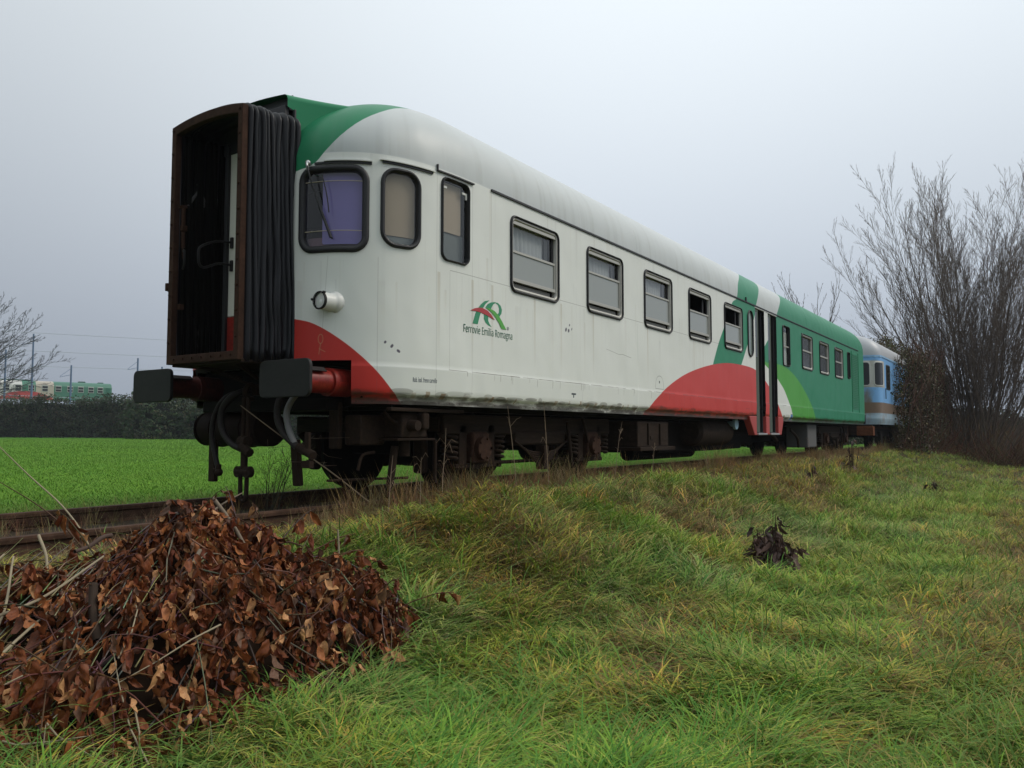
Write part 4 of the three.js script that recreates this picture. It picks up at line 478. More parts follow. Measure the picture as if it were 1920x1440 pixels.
// ------------------------------------------------------------------ the train far beyond the hedge, masts and wires
{
  const t = thing('railcar', 'distant green, white and red train standing beyond the hedge at the left', 'railcar', [57.5, 4.7, -119.9]);
  t.rotation.y = -0.19;
  const S = new THREE.Shape([[-1.4, 0.9], [1.4, 0.9], [1.42, 3.0], [1.15, 3.5], [0.6, 3.72], [-0.6, 3.72], [-1.15, 3.5], [-1.42, 3.0]].map(q => new THREE.Vector2(...q)));
  const seg = (x0, x1, col, name) => { const g = new THREE.ExtrudeGeometry(S, { depth: x1 - x0, bevelEnabled: false }); g.rotateY(Math.PI / 2); g.translate(x0, 0, 0); return obj(name, g, std(rgb(...col), 0.5), t); };
  seg(2.8, 11, [0.05, 0.17, 0.12], 'body'); seg(0.4, 2.8, [0.42, 0.38, 0.32], 'body'); seg(-1.4, 0.4, [0.05, 0.19, 0.13], 'body'); seg(-24, -1.4, [0.55, 0.55, 0.53], 'body');
  const arcs = new THREE.Shape(); arcs.moveTo(-4.6, 0.9); arcs.quadraticCurveTo(-3.2, 2.1, -0.9, 2.12); arcs.quadraticCurveTo(1.4, 2.1, 2.9, 0.9); const ag = new THREE.ExtrudeGeometry(arcs, { depth: 0.03, bevelEnabled: false }); ag.translate(0, 0, 1.425); obj('red_arc', ag, std(rgb(0.4, 0.05, 0.05), 0.6), t);
  for (const x of [-15, -13, -11, -9, -7, -5, -3.4, -1.9, -0.2, 1.6, 3.4, 5.0, 6.5, 7.95, 9.3]) { const w = obj('window', [box(0.82, 0.95, 0.04, x, 2.6, 1.44, 0.03)], std(rgb(0.4, 0.42, 0.4), 0.5), t); obj('pane', [box(0.7, 0.34, 0.03, x, 2.78, 1.46, 0.01), box(0.7, 0.32, 0.03, x, 2.36, 1.46, 0.01)], M.darkGlass, w); }
  obj('roof_vent', [box(0.9, 0.25, 0.8, 7, 3.8, 0, 0.05), box(0.7, 0.2, 0.8, 9.7, 3.78, 0, 0.05), box(6, 0.16, 1.6, -3, 3.76, 0, 0.05)], std(rgb(0.03, 0.08, 0.06), 0.6), t);
  obj('cab_panel', [box(0.6, 0.8, 0.03, 10.4, 2.6, 1.435)], std(rgb(0.02, 0.12, 0.08), 0.6), t); obj('bogie', [box(2.6, 0.9, 2.2, -6, 0.4, 0), box(2.6, 0.9, 2.2, 8, 0.4, 0)], M.black, t);
  const bank = sheet(range(-150, 300, 40), range(-260, -60, 50), (x, z) => { const d = (z + 119.9) * 0.98 - (x - 57.5) * 0.19; return d > 11 ? -1 : 4.7 - 4.9 * sst(2.5, 10, d); });
  tag(obj('bank', bank, std(rgb(0.07, 0.10, 0.035), 1)), 'grassy railway bank far beyond the hedge', 'bank', null, 'structure');
  const mastM = std(rgb(0.12, 0.17, 0.28), 0.7);  // mast colour shifted to blue, distance haze put into the paint
  const masts = [[46.8, -103.2, 11.2, 'slim grey mast nearest the left edge, seen through the bare branches'], [48.7, -100.3, 13.2, 'tallest slim grey mast, standing among the bare branches at the left'], [51.5, -96.3, 9.2, 'short slim grey mast over the middle of the distant green coach'], [56.2, -89.3, 10.1, 'slim grey mast rising from the ivy mound beside the left buffer'], [57.9, -86.7, 9.0, 'slim grey mast half hidden by the left buffer and gangway']];
  for (const [x, z, h, label] of masts) { const m = thing('mast', label, 'mast', [x, 0.2, z]); obj('pole', [cyl(0.16, 0.1, h - 0.2, 0, h / 2 - 0.1, 0, 'y', 8)], mastM, m); obj('arm', [bar([0, h - 1.4, 0], [-1.6, h - 1.8, 0.5], 0.03), bar([0, h - 0.6, 0], [-1.6, h - 1.7, 0.5], 0.025)], mastM, m); }
  const wireM = std(rgb(0.4, 0.43, 0.5), 0.8), wires = [[17.5, 25, 'highest'], [14, 20.5, 'second highest'], [11, 17, 'middle'], [6.9, 7.1, 'second lowest'], [6.0, 6.2, 'lowest']];
  for (const [a, b, w] of wires) tag(obj('overhead_wire', tube([[20, a, -104], [60, (a + b) / 2 - 0.7, -104], [120, b, -104]].map(q => [q[0], q[1] * 0.62 + 1.5, q[2]]), 0.03, 4, 24)), w + ' of the thin overhead wires in the haze at the left', 'wire', 'overhead wires');
  scene.children.filter(o => o.name.startsWith('overhead_wire')).forEach(o => { o.material = wireM; });
}

// ------------------------------------------------------------------ trees and shrubs
// a branch and its children written into layers of MB: wood[0] thick, wood[1] fine
function grow(wood, r, p, d, len, rad, lvl, o) {
  const n = lvl === 0 ? 7 : lvl === 1 ? 5 : 3, pts = [p.clone()], rs = [rad]; let q = p.clone(), v = d.clone();
  for (let k = 1; k <= n; k++) { v.add(V((r() - 0.5), (r() - 0.5) + o.up * (lvl ? 1 : 0.4), (r() - 0.5)).multiplyScalar(o.wob)).normalize(); q = q.clone().addScaledVector(v, len / n); pts.push(q); rs.push(Math.max(o.min, rad * (1 - 0.88 * k / n))); }
  const tone = 0.75 + 0.5 * r(), c = o.col[lvl ? 1 : 0].map(x => x * tone);
  wood[lvl <= o.thick ? 0 : 1].limb(pts, rs, lvl === 0 ? 6 : lvl === 1 ? 4 : 3, c);
  if (lvl >= o.max) return;
  const kids = o.kids[lvl]; 
  for (let k = 0; k < kids; k++) {
    const f = o.from[lvl] + (0.98 - o.from[lvl]) * (k + r()) / kids, i = Math.min(n - 1, Math.floor(f * n)), b = pts[i].clone().lerp(pts[i + 1], f * n - i), dir = pts[i + 1].clone().sub(pts[i]).normalize();
    const side = V(r() - 0.5, r() - 0.5, r() - 0.5).cross(dir).normalize(), a = o.ang * (0.6 + 0.7 * r());
    grow(wood, r, b, dir.multiplyScalar(Math.cos(a)).addScaledVector(side, Math.sin(a)).add(V(0, o.up * 0.6, 0)).normalize(), len * (1 - 0.55 * f) * o.ratio * (0.6 + 0.7 * r()), Math.max(o.min, lerp(rs[i], rs[i + 1], 0.5) * 0.55), lvl + 1, o);
  }
}
{
  const t = thing('bare_tree', 'big many-stemmed bare tree fanning up from the grass at the right', 'tree', [41.9, -0.8, 3.3]), r = rngOf(71), A = new MB(), W = new MB(), C = [[0.115, 0.09, 0.07], [0.14, 0.108, 0.088]];
  const view = V(0.56, 0, 0.83), deep = V(0.83, 0, -0.56);
  for (let k = 0; k < 40; k++) { const a = (r() + r() - 1) * 0.8, b = (r() - 0.5) * 0.9, len = 8.6 + 5.2 * r() - Math.abs(a) * 1.8; grow([A, W], r, V(0, 0, 0).addScaledVector(view, a * 0.9 + (r() - 0.5)).addScaledVector(deep, (r() - 0.5) * 1.2), V(0, 1, 0).addScaledVector(view, Math.sin(a) * 1.0).addScaledVector(deep, b * 0.6).normalize(), len, 0.028 + 0.055 * r() * r(), 0, { up: 0.2, wob: 0.17, kids: [17, 10, 5], from: [0.12, 0.08, 0.12], ang: 0.42, ratio: 0.42, min: 0.0045, max: 3, thick: 0, col: C }); }
  obj('trunk', A.geo(), M.bark, t); obj('crown', W.geo(), M.bark, t);
  const t2 = thing('bare_tree', 'smaller bare tree with upright shoots standing behind the green coach roof', 'tree', [50.4, -0.2, -5.4]), A2 = new MB(), W2 = new MB(), r2 = rngOf(72);
  A2.limb([V(0, 0, 0), V(0.05, 2, 0), V(0, 4.4, 0.1)], [0.28, 0.22, 0.16], 8, [0.09, 0.075, 0.065]);
  for (let k = 0; k < 13; k++) { const a = (r2() - 0.5) * 1.1; grow([A2, W2], r2, V(0, 3.2 + r2() * 1.2, 0), V(Math.sin(a) * 0.6, 1, (r2() - 0.5) * 0.9 + a * 0.5).normalize(), 5.2 + 2.2 * r2(), 0.055, 0, { up: 0.22, wob: 0.12, kids: [7, 3], from: [0.3, 0.2], ang: 0.4, ratio: 0.32, min: 0.008, max: 2, thick: 0, col: [[0.11, 0.1, 0.09], [0.12, 0.105, 0.1]] }); }
  obj('trunk', A2.geo(), M.bark, t2); obj('crown', W2.geo(), M.bark, t2);
  const lf = new MB(); for (let k = 0; k < 26; k++) { const p = V((r2() - 0.5) * 3, 6 + 3.4 * r2(), (r2() - 0.5) * 4); lf.tri(p, p.clone().add(V(0.1, -0.12, 0.03)), p.clone().add(V(-0.06, -0.16, 0.05)), [0.05, 0.04, 0.03]); } obj('last_leaves', lf.geo(), M.leaf, t2);
  const t3 = thing('bare_tree', 'wide bare tree reaching in from the left edge in front of the distant train', 'tree', [30.2, 0.2, -78.4]), A3 = new MB(), W3 = new MB(), r3 = rngOf(74);
  A3.limb([V(0, 0, 0), V(0.1, 1.6, 0), V(0, 3, 0)], [0.5, 0.42, 0.36], 8, [0.09, 0.08, 0.07]);
  for (let k = 0; k < 22; k++) { const a = (k / 21 - 0.42) * 2.5 + (r3() - 0.5) * 0.2; grow([A3, W3], r3, V(0, 2.2 + r3(), 0), V(0, 1, 0).multiplyScalar(Math.cos(a)).addScaledVector(view, Math.sin(a)).addScaledVector(deep, (r3() - 0.5) * 0.8).normalize(), 8.6 + 2.4 * r3(), 0.085, 0, { up: 0.13, wob: 0.16, kids: [14, 8, 4], from: [0.25, 0.15, 0.2], ang: 0.5, ratio: 0.4, min: 0.012, max: 3, thick: 0, col: [[0.11, 0.105, 0.11], [0.13, 0.125, 0.14]] }); }  // blue-grey distance haze is put into the bark colour here
  obj('trunk', A3.geo(), M.bark, t3); obj('crown', W3.geo(), M.bark, t3);
}
// leaf clumps shared by the hedge, mound and creeper
function leafClump(seed, n, rad, size, cols) { const m = new MB(), r = rngOf(seed); for (let k = 0; k < n; k++) { const d = V(r() - 0.5, r() - 0.5, r() - 0.5).normalize(), p = d.clone().multiplyScalar(rad * Math.pow(r(), 0.5)), u = V(r() - 0.5, r() - 0.8, r() - 0.5).normalize(), w = u.clone().cross(d).normalize(), s = size * (0.6 + 0.8 * r()), c = cols[Math.floor(r() * cols.length)], b = p.clone().addScaledVector(u, s * 0.5); m.tri(p, b.clone().addScaledVector(w, s * 0.42), p.clone().addScaledVector(u, s), c); m.tri(p, p.clone().addScaledVector(u, s), b.clone().addScaledVector(w, -s * 0.42).addScaledVector(d, s * 0.15), c); } return m.geo(); }
const ivy = [[0.02, 0.042, 0.014], [0.03, 0.056, 0.018], [0.016, 0.03, 0.011], [0.05, 0.06, 0.024], [0.042, 0.036, 0.018]];
function instanced(name, geo, mat, list, parent, tint) { const m = new THREE.InstancedMesh(geo, mat, list.length), q = new THREE.Quaternion(), e = new THREE.Euler(), x = new THREE.Matrix4(); list.forEach((o, i) => { e.set(o.rx || 0, o.ry || 0, o.rz || 0, 'YXZ'); q.setFromEuler(e); x.compose(V(...o.p), q, Array.isArray(o.s) ? V(...o.s) : V(o.s, o.s, o.s)); m.setMatrixAt(i, x); if (tint) m.setColorAt(i, rgb(...(o.c || [1, 1, 1]))); }); m.name = name; m.castShadow = m.receiveShadow = true; m.userData.kind = 'stuff'; parent.add(m); return m; }
{
  const t = thing('hedge', 'long dark ivy-covered hedge along the far edge of the green field', 'hedge'), r = rngOf(81), line = [[-40, -210], [20, -135], [35.5, -92], [43.5, -73], [47.1, -60.6], [51.4, -39.9], [46.5, -22], [43.5, -12.5], [56, -8.2], [72, -6], [86, 6], [92, 26]], L = [[], [], []];
  const core = new MB();
  for (let k = 0; k < line.length - 1; k++) { const [ax, az] = line[k], [bx, bz] = line[k + 1], len = Math.hypot(bx - ax, bz - az), nx = -(bz - az) / len, nz = (bx - ax) / len, n = Math.ceil(len / 0.8);
    for (let i = 0; i < n; i++) { const f = i / n, x = lerp(ax, bx, f), z = lerp(az, bz, f), h = (k > 5 ? 2.6 : k > 4 ? 3.4 : 3.9) + 1.1 * (fbm(x * 0.16, z * 0.16, 90) - 0.5) + (k < 1 ? 0.1 : 0), y0 = ground(x, z);
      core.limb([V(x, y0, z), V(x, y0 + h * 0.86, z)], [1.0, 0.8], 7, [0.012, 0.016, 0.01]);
      for (let j = 0; j < 26; j++) { const u = (r() - 0.5) * 1.0, hh = h * Math.pow(r(), 0.8), w = 1.15 * (1 - 0.25 * hh / h) * (r() < 0.75 ? -1 : 1) * (0.75 + 0.5 * r()) * (0.8 + 0.5 * vnoise(x * 0.5 + hh, z * 0.5, 91)); L[Math.floor(r() * 3)].push({ p: [x + (bx - ax) / len * u - nx * w, y0 + 0.1 + hh, z + (bz - az) / len * u - nz * w], rx: r() * 6, ry: r() * 6, s: 0.8 + 0.6 * r(), c: [0.7 + 0.6 * r(), 0.7 + 0.6 * r(), 0.7 + 0.5 * r()] }); } } }
  obj('stems', core.geo(), M.bark, t); L.forEach((l, i) => instanced('foliage', leafClump(200 + i, 34, 0.42, 0.15, ivy), M.leaf, l, t, true));
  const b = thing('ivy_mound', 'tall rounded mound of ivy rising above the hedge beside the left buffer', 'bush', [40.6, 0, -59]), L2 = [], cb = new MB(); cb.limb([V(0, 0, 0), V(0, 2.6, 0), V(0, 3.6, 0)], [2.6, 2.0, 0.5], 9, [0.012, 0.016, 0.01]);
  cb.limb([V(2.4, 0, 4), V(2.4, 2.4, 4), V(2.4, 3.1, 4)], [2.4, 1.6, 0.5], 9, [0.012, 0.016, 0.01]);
  for (let k = 0; k < 900; k++) { const big = r() < 0.55, a = r() * 6.28, e = Math.asin(r()), R = (big ? 2.8 : 2.4) * (0.85 + 0.3 * vnoise(a * 2, e * 4, 93)), c0 = big ? [0, 0] : [2.4, 4]; L2.push({ p: [c0[0] + R * Math.cos(e) * Math.cos(a), R * Math.sin(e) * (big ? 1.75 : 1.45), c0[1] + R * Math.cos(e) * Math.sin(a)], rx: r() * 6, ry: r() * 6, s: 0.8 + 0.6 * r(), c: [0.9 + 0.6 * r(), 0.9 + 0.6 * r(), 0.8 + 0.5 * r()] }); }
  for (let k = 0; k < 14; k++) { const a = r() * 6.28, q = V(Math.cos(a) * 0.9, 4.2, Math.sin(a) * 0.9); cb.limb([q, q.clone().add(V((r() - 0.5) * 0.5, 1.2 * r() + 0.4, (r() - 0.5) * 0.5))], [0.04, 0.01], 3, [0.06, 0.05, 0.04]); }
  obj('stems', cb.geo(), M.bark, b); instanced('foliage', leafClump(210, 34, 0.42, 0.15, ivy), M.leaf, L2, b, true);
  // creeper on the blue railcar
  const c = thing('creeper', 'dark tangle of creeper and twigs smothering the blue railcar', 'creeper', [0, 0, 0]), L3 = [], tw = new MB();
  for (let k = 0; k < 1500; k++) { const x = 30.3 + 14 * Math.pow(r(), 0.8), e = sst(30.1, 32.6, x), y = -0.3 + (3.1 + 1.5 * e) * Math.pow(r(), 0.8), z = y > 3.5 ? (r() - 0.2) * 1.5 : 1.5 + 0.65 * r() * e; if (r() > 0.25 + e) continue; L3.push({ p: [x, y, z], rx: r() * 6, ry: r() * 6, s: 0.5 + 0.6 * r(), c: [1 + 0.7 * r(), 0.9 + 0.5 * r(), 0.75] }); }
  for (let k = 0; k < 420; k++) { const x = 30.1 + 12 * r(), z = 1.5 + 0.8 * r(), y = -0.4 + 3.6 * r(), q = V(x, y, z); tw.limb([q, q.clone().add(V((r() - 0.5) * 1.2, 0.7 * r() + 0.2, (r() - 0.3) * 0.5)), q.clone().add(V((r() - 0.5) * 2, 0.6 + 1.5 * r(), (r() - 0.3) * 0.8))], [0.014, 0.009, 0.004], 3, [0.07 + 0.05 * r(), 0.055, 0.04]); }
  obj('stems', tw.geo(), M.bark, c); instanced('foliage', leafClump(220, 40, 0.34, 0.075, [[0.035, 0.03, 0.018], [0.03, 0.035, 0.018], [0.05, 0.038, 0.025], [0.06, 0.07, 0.02]]), M.leaf, L3, c, true);
}

// ------------------------------------------------------------------ grasses
function blade(m, r, base, az, len, w, a0, a1, col, tip, seg = 5) {
  const d = V(Math.cos(az), 0, Math.sin(az)), side = V(-Math.sin(az), 0, Math.cos(az)), tw = (r() - 0.5) * 0.7; let q = base.clone(), L = null;
  for (let k = 0; k <= seg; k++) { const f = k / seg, a = lerp(a0, a1, f), hw = w * (k === seg ? 0.06 : 1 - 0.75 * f * f) / 2, s = side.clone().addScaledVector(d, tw * f).normalize(), n = V(0, Math.sin(a), 0).addScaledVector(d, -Math.cos(a)).add(V(0, 0.2, 0)).normalize(), c = col.map((x, i) => lerp(x, tip[i], f * f));
    const i0 = m.v(q.clone().addScaledVector(s, hw), n, c), i1 = m.v(q.clone().addScaledVector(s, -hw), n, c); if (L) m.i.push(L[0], i0, L[1], L[1], i0, i1); L = [i0, i1]; q = q.clone().addScaledVector(d, Math.sin(a) * len / seg).add(V(0, Math.cos(a) * len / seg, 0)); }
}
function tuft(seed, n, len, rad, w, spread, a0, a1, cols, tips, seg = 5) { const m = new MB(), r = rngOf(seed); for (let k = 0; k < n; k++) { const a = r() * 6.28, R = rad * Math.sqrt(r()), i = Math.floor(r() * cols.length); blade(m, r, V(R * Math.cos(a), -0.03, R * Math.sin(a)), (r() + r() + r() - 1.5) * spread, len * (0.55 + 0.75 * r()), w * (0.7 + 0.6 * r()), a0 * (0.4 + 1.2 * r()), a1 * (0.75 + 0.4 * r()), cols[i], tips[i], seg); } return m.geo(); }
const gC = [[0.121, 0.207, 0.028], [0.179, 0.241, 0.036], [0.069, 0.145, 0.025], [0.235, 0.248, 0.047], [0.304, 0.228, 0.076], [0.124, 0.076, 0.041]], gT = [[0.207, 0.290, 0.046], [0.290, 0.338, 0.062], [0.097, 0.200, 0.041], [0.414, 0.373, 0.083], [0.455, 0.331, 0.124], [0.207, 0.124, 0.069]];
const dC = [[0.17, 0.125, 0.06], [0.22, 0.165, 0.085], [0.12, 0.085, 0.045], [0.10, 0.11, 0.035]], dT = [[0.26, 0.19, 0.10], [0.30, 0.22, 0.12], [0.17, 0.11, 0.06], [0.17, 0.15, 0.06]];
const grassMat = new THREE.MeshPhysicalMaterial({ color: 0xffffff, roughness: 0.9, specularIntensity: 0.2, transmission: 0.3, thickness: 0, vertexColors: true, side: THREE.DoubleSide });
const fieldMat = new THREE.MeshPhysicalMaterial({ color: 0xffffff, roughness: 0.6, specularIntensity: 0.22, vertexColors: true, side: THREE.DoubleSide });
const green = [0, 1, 2, 3].map(i => tuft(300 + i, 13, 0.25 + 0.03 * i, 0.08, 0.0095, 2.3, 0.35, 1.95, gC, gT)), straw = [0, 1].map(i => tuft(320 + i, 15, 0.25, 0.08, 0.0065, 2.6, 0.4, 2.1, dC, dT));
function heapH(x, z) { const g = (a, b, h, sx, sz) => h * Math.exp(-(((x - a) / sx) ** 2) - ((z - b) / sz) ** 2); return g(2.57, 2.08, 0.40, 0.28, 0.32) + g(3.0, 2.24, 0.30, 0.44, 0.38) + g(3.38, 2.48, 0.2, 0.3, 0.26) + g(1.85, 2.0, 0.2, 0.6, 0.5) + g(2.2, 2.5, 0.22, 0.6, 0.35) + g(1.9, 2.8, 0.2, 0.6, 0.3) + g(2.55, 2.7, 0.15, 0.45, 0.28) + g(3.1, 2.72, 0.12, 0.4, 0.22) + Math.exp(-(((x - 2.4) / 1.15) ** 2) - ((z - 2.25) / 0.8) ** 2) * (0.22 * (fbm(x * 3.4, z * 3.4, 602) - 0.5) + 0.1 * (vnoise(x * 11, z * 11, 603) - 0.5)); }
{
  const r = rngOf(401), G = [[], [], [], []], S = [[], []];
  let put = 0;
  for (let k = 0; k < 330000 && put < 88000; k++) {
    const d = 1.25 * Math.pow(48 / 1.25, Math.pow(r(), 1.12)), az = -0.593 + (r() - 0.5) * 1.75, x = d * Math.cos(az), z = 5.85 + d * Math.sin(az);
    if (z < 1.06 || z > 14 || x < -1) continue;
    const hh = heapH(x, z); if (hh > 0.1 && r() < 0.75 + hh) continue;
    const wear = fbm(x * 0.75 + 3, z * 0.75, 55), wear2 = fbm(x * 2.2, z * 2.2, 58), dry = sst(0.5, 0.70, 0.5 * wear + 0.5 * wear2 + 0.17 * sst(2.0, 1.0, z) + 0.12 * sst(5, 14, x) * sst(2.6, 1.2, z) + 0.14 * sst(3.3, 1.9, z) * sst(3.4, 5, x) * sst(26, 14, x) + 0.18 * sst(4.7, 5.6, z) * sst(3, 8, x));
    const flow = fbm(x * 0.8, z * 0.8, 63) * 11 + fbm(x * 2.2, z * 2.2, 65) * 11, sc = (0.62 + 0.6 * r()) * (1 + 0.35 * sst(8, 30, d)) * lerp(1, 0.62, sst(4.6, 6, z)) * lerp(1, 0.72, sst(10, 25, d)) * lerp(0.5, 1, sst(1.05, 1.7, z));
    const tus = vnoise(x * 3.1, z * 3.1, 79), fl = (0.6 + 0.4 * fbm(x * 1.3, z * 1.3, 67)) * (0.65 + 0.85 * tus), bright = 1.13 + 0.34 * fbm(x * 1.7 + 9, z * 1.7, 68) + 0.36 * (r() - 0.5), cool = fbm(x * 0.9, z * 0.9 + 20, 69);
    const o = { p: [x, ground(x, z) - 0.01, z], ry: r() < 0.25 ? r() * 6.28 : flow + (r() - 0.5) * 1.9, s: [sc, sc * fl, sc] };
    if (r() < dry * 0.75) { o.c = [bright * 1.05, bright * 1.0, bright * 0.9]; S[Math.floor(r() * 2)].push(o); } else { const y = dry * 0.7 + 0.25 * sst(0.45, 0.65, wear2); o.c = [bright * (0.80 + 0.7 * y), bright * (1.0 + 0.08 * y), bright * (0.85 + 0.5 * sst(0.5, 0.7, cool))]; G[Math.floor(r() * 4)].push(o); }
    put++;
  }
  const long = tuft(330, 4, 0.42, 0.05, 0.0085, 2.5, 0.3, 2.1, [[0.13, 0.19, 0.03], [0.08, 0.16, 0.03], [0.22, 0.2, 0.05], [0.1, 0.17, 0.05]], [[0.25, 0.28, 0.06], [0.16, 0.25, 0.05], [0.36, 0.28, 0.1], [0.18, 0.27, 0.1]], 7), LG = [];
  for (let k = 0; k < 15000; k++) { const d = 1.3 * Math.pow(14, Math.pow(r(), 1.2)), az = -0.593 + (r() - 0.5) * 1.75, x = d * Math.cos(az), z = 5.85 + d * Math.sin(az); if (z < 1.5 || x < -1) continue; if (heapH(x, z) > 0.16) continue; const sc = 0.6 + 0.5 * r(), b = 0.7 + 0.6 * r(); LG.push({ p: [x, ground(x, z) - 0.01, z], ry: r() * 6.28, s: [sc, sc, sc], c: [b, b, b] }); }
  const g = thing('grass', 'long wet green grass combed flat over the embankment', 'grass'); g.userData.kind = 'stuff'; G.forEach((l, i) => instanced('tufts', green[i], grassMat, l, g, true)); instanced('long_blades', long, grassMat, LG, g, true);
  const s = thing('straw_grass', 'yellowed straw-like grass patches among the green on the embankment', 'grass'); s.userData.kind = 'stuff'; S.forEach((l, i) => instanced('tufts', straw[i], grassMat, l, s, true));
}
{
  // short bright grass of the field
  const fC = [[0.095, 0.215, 0.018], [0.11, 0.235, 0.021], [0.08, 0.19, 0.017]], fT = [[0.135, 0.275, 0.024], [0.15, 0.29, 0.028], [0.11, 0.245, 0.023]];
  const tf = [0, 1].map(i => tuft(340 + i, 34, 0.085, 0.2, 0.007, 3, 0.3, 1.2, fC, fT, 3)), r = rngOf(402), F = [[], []], T = [[], []];
  for (let k = 0; k < 130000; k++) { const d = 6 * Math.pow(75 / 6, r()), az = -0.593 + (r() - 0.72) * 1.5, x = d * Math.cos(az), z = 5.85 + d * Math.sin(az); if (z > -1.25) continue; if (x > 42 && z > -40) continue; const b = 0.72 + 0.36 * fbm(x * 0.4, z * 0.4, 71) + 0.2 * fbm(x * 0.09, z * 0.25, 72) + 0.2 * (r() - 0.5), sc = (0.7 + 0.6 * r()) * (1 + 1.2 * sst(15, 60, d)); F[k & 1].push({ p: [x, ground(x, z) - 0.01, z], ry: r() * 6.28, s: [sc, sc * 0.85, sc], c: [b * (0.85 + 0.3 * r()), b, b] }); }
  const f = thing('field_grass', 'short bright green crop grass covering the flat field', 'grass'); f.userData.kind = 'stuff'; F.forEach((l, i) => instanced('tufts', tf[i], fieldMat, l, f, true));
  // dead grass and bents along the rails and at the far lip of the track bed
  const bent = [0, 1, 2].map(i => { const m = new MB(), q = rngOf(360 + i); for (let k = 0; k < 9; k++) { const a = q() * 6.28, c = dC[Math.floor(q() * 3)]; blade(m, q, V((q() - 0.5) * 0.16, -0.02, (q() - 0.5) * 0.16), a, 0.28 + 0.42 * q(), 0.0045, 0.1 + 0.3 * q(), 0.6 + 1.9 * q() * q(), c, c.map(x => x * 1.35), 6); } return m.geo(); });
  for (let k = 0; k < 10500; k++) { const x = -1 + 44 * Math.pow(r(), 1.25), lane = r(), z = lane < 0.5 ? 0.98 + 0.35 * Math.abs(r() + r() - 1) : lane < 0.8 ? -1.0 - 0.5 * r() : (r() - 0.5) * 1.3; if (lane >= 0.8 && r() < 0.35) continue; if (x < 4.2 && z > 0.9 && r() < 0.7) continue; const under = x > 4.6 && Math.abs(z) < 1.05, sc = (0.45 + 0.6 * r()) * (under ? 0.5 : z > 0 && x > 4.6 ? (0.36 + 0.8 * fbm(x * 1.3, 3, 76)) * (1 + 0.2 * sst(14, 9, x)) : 0.42); T[0].push({ p: [x, ground(x, z) - 0.01, z], ry: r() * 6.28, s: [sc, sc, sc], c: [1.15 + 0.8 * r(), 1.1 + 0.72 * r(), 1.05 + 0.62 * r()] }); }
  const w = thing('dead_grass', 'dead brown grass and bents along both rails and under the railcar', 'grass'); w.userData.kind = 'stuff'; for (let i = 0; i < 3; i++) instanced('tufts', bent[i], grassMat, T[0].filter((_, k) => k % 3 === i), w, true);
  // brown brambles round the foot of the big tree
  const br = [0, 1].map(i => { const m = new MB(), q = rngOf(380 + i); for (let k = 0; k < 22; k++) { const a = q() * 6.28, p = V((q() - 0.5) * 0.7, 0, (q() - 0.5) * 0.7), v = V(Math.cos(a), 0.3 + 1.6 * q(), Math.sin(a)).multiplyScalar(0.25 + 0.3 * q()), pts = [p, p.clone().add(v), p.clone().addScaledVector(v, 1.7).add(V(0, -0.1 * q(), 0))]; m.limb(pts, [0.008, 0.006, 0.003], 3, [0.085 + 0.05 * q(), 0.055 + 0.03 * q(), 0.04]); } return m.geo(); }), Lb = [[], []];
  for (let k = 0; k < 2600; k++) { const x = 27 + 34 * r(), z = 0.8 + 8.5 * r(), e = fbm(x * 0.3, z * 0.3, 73); if (x < 37.5 && z > 1.2 + 1.2 * sst(27, 37, x)) continue; if (e < 0.4) continue; const sc = (0.6 + 0.9 * r()) * (0.5 + 0.55 * sst(30, 42, x)); Lb[k & 1].push({ p: [x, ground(x, z) - 0.05, z], ry: r() * 6.28, s: [sc * 1.2, sc, sc * 1.2], c: [0.8 + 0.5 * r(), 0.75 + 0.5 * r(), 0.8 + 0.4 * r()] }); }
  const bb = thing('brambles', 'brown bramble scrub round the foot of the big bare tree', 'brambles'); bb.userData.kind = 'stuff'; Lb.forEach((l, i) => instanced('canes', br[i], M.bark, l, bb, true));
}

// ------------------------------------------------------------------ heap of cut branches with brown leaves
const leafGeoOf = (seed, len, wid, fold, curl) => { const r = rngOf(seed), m = { p: [], i: [], uv: [] }, n = 6; for (let k = 0; k <= n; k++) { const f = k / n, w = wid * Math.pow(Math.sin(Math.PI * Math.min(0.985, 0.03 + 0.95 * Math.pow(f, 0.8))), 0.8) / 2, a = curl * f * f, y = -len * f * (1 - 0.12 * a), z = len * 0.35 * a * f; for (const s of [-1, -0.5, 0, 0.5, 1]) m.p.push(s * w * (1 - 0.25 * fold * Math.abs(s)), y + 0.006 * Math.sin(9 * f + seed + 2 * s) * Math.abs(s), z + Math.abs(s) * w * fold * (0.8 + 0.5 * Math.sin(6 * f + seed)) + 0.004 * Math.sin(f * 14 + s * 3 + seed)), m.uv.push(s / 2 + 0.5, f); } for (let k = 0; k < n; k++) for (let s = 0; s < 4; s++) { const a = k * 5 + s; m.i.push(a, a + 1, a + 5, a + 1, a + 6, a + 5); } const g = new THREE.BufferGeometry(); g.setAttribute('position', new THREE.Float32BufferAttribute(m.p, 3)); g.setAttribute('uv', new THREE.Float32BufferAttribute(m.uv, 2)); g.setIndex(m.i); g.computeVertexNormals(); return g; };
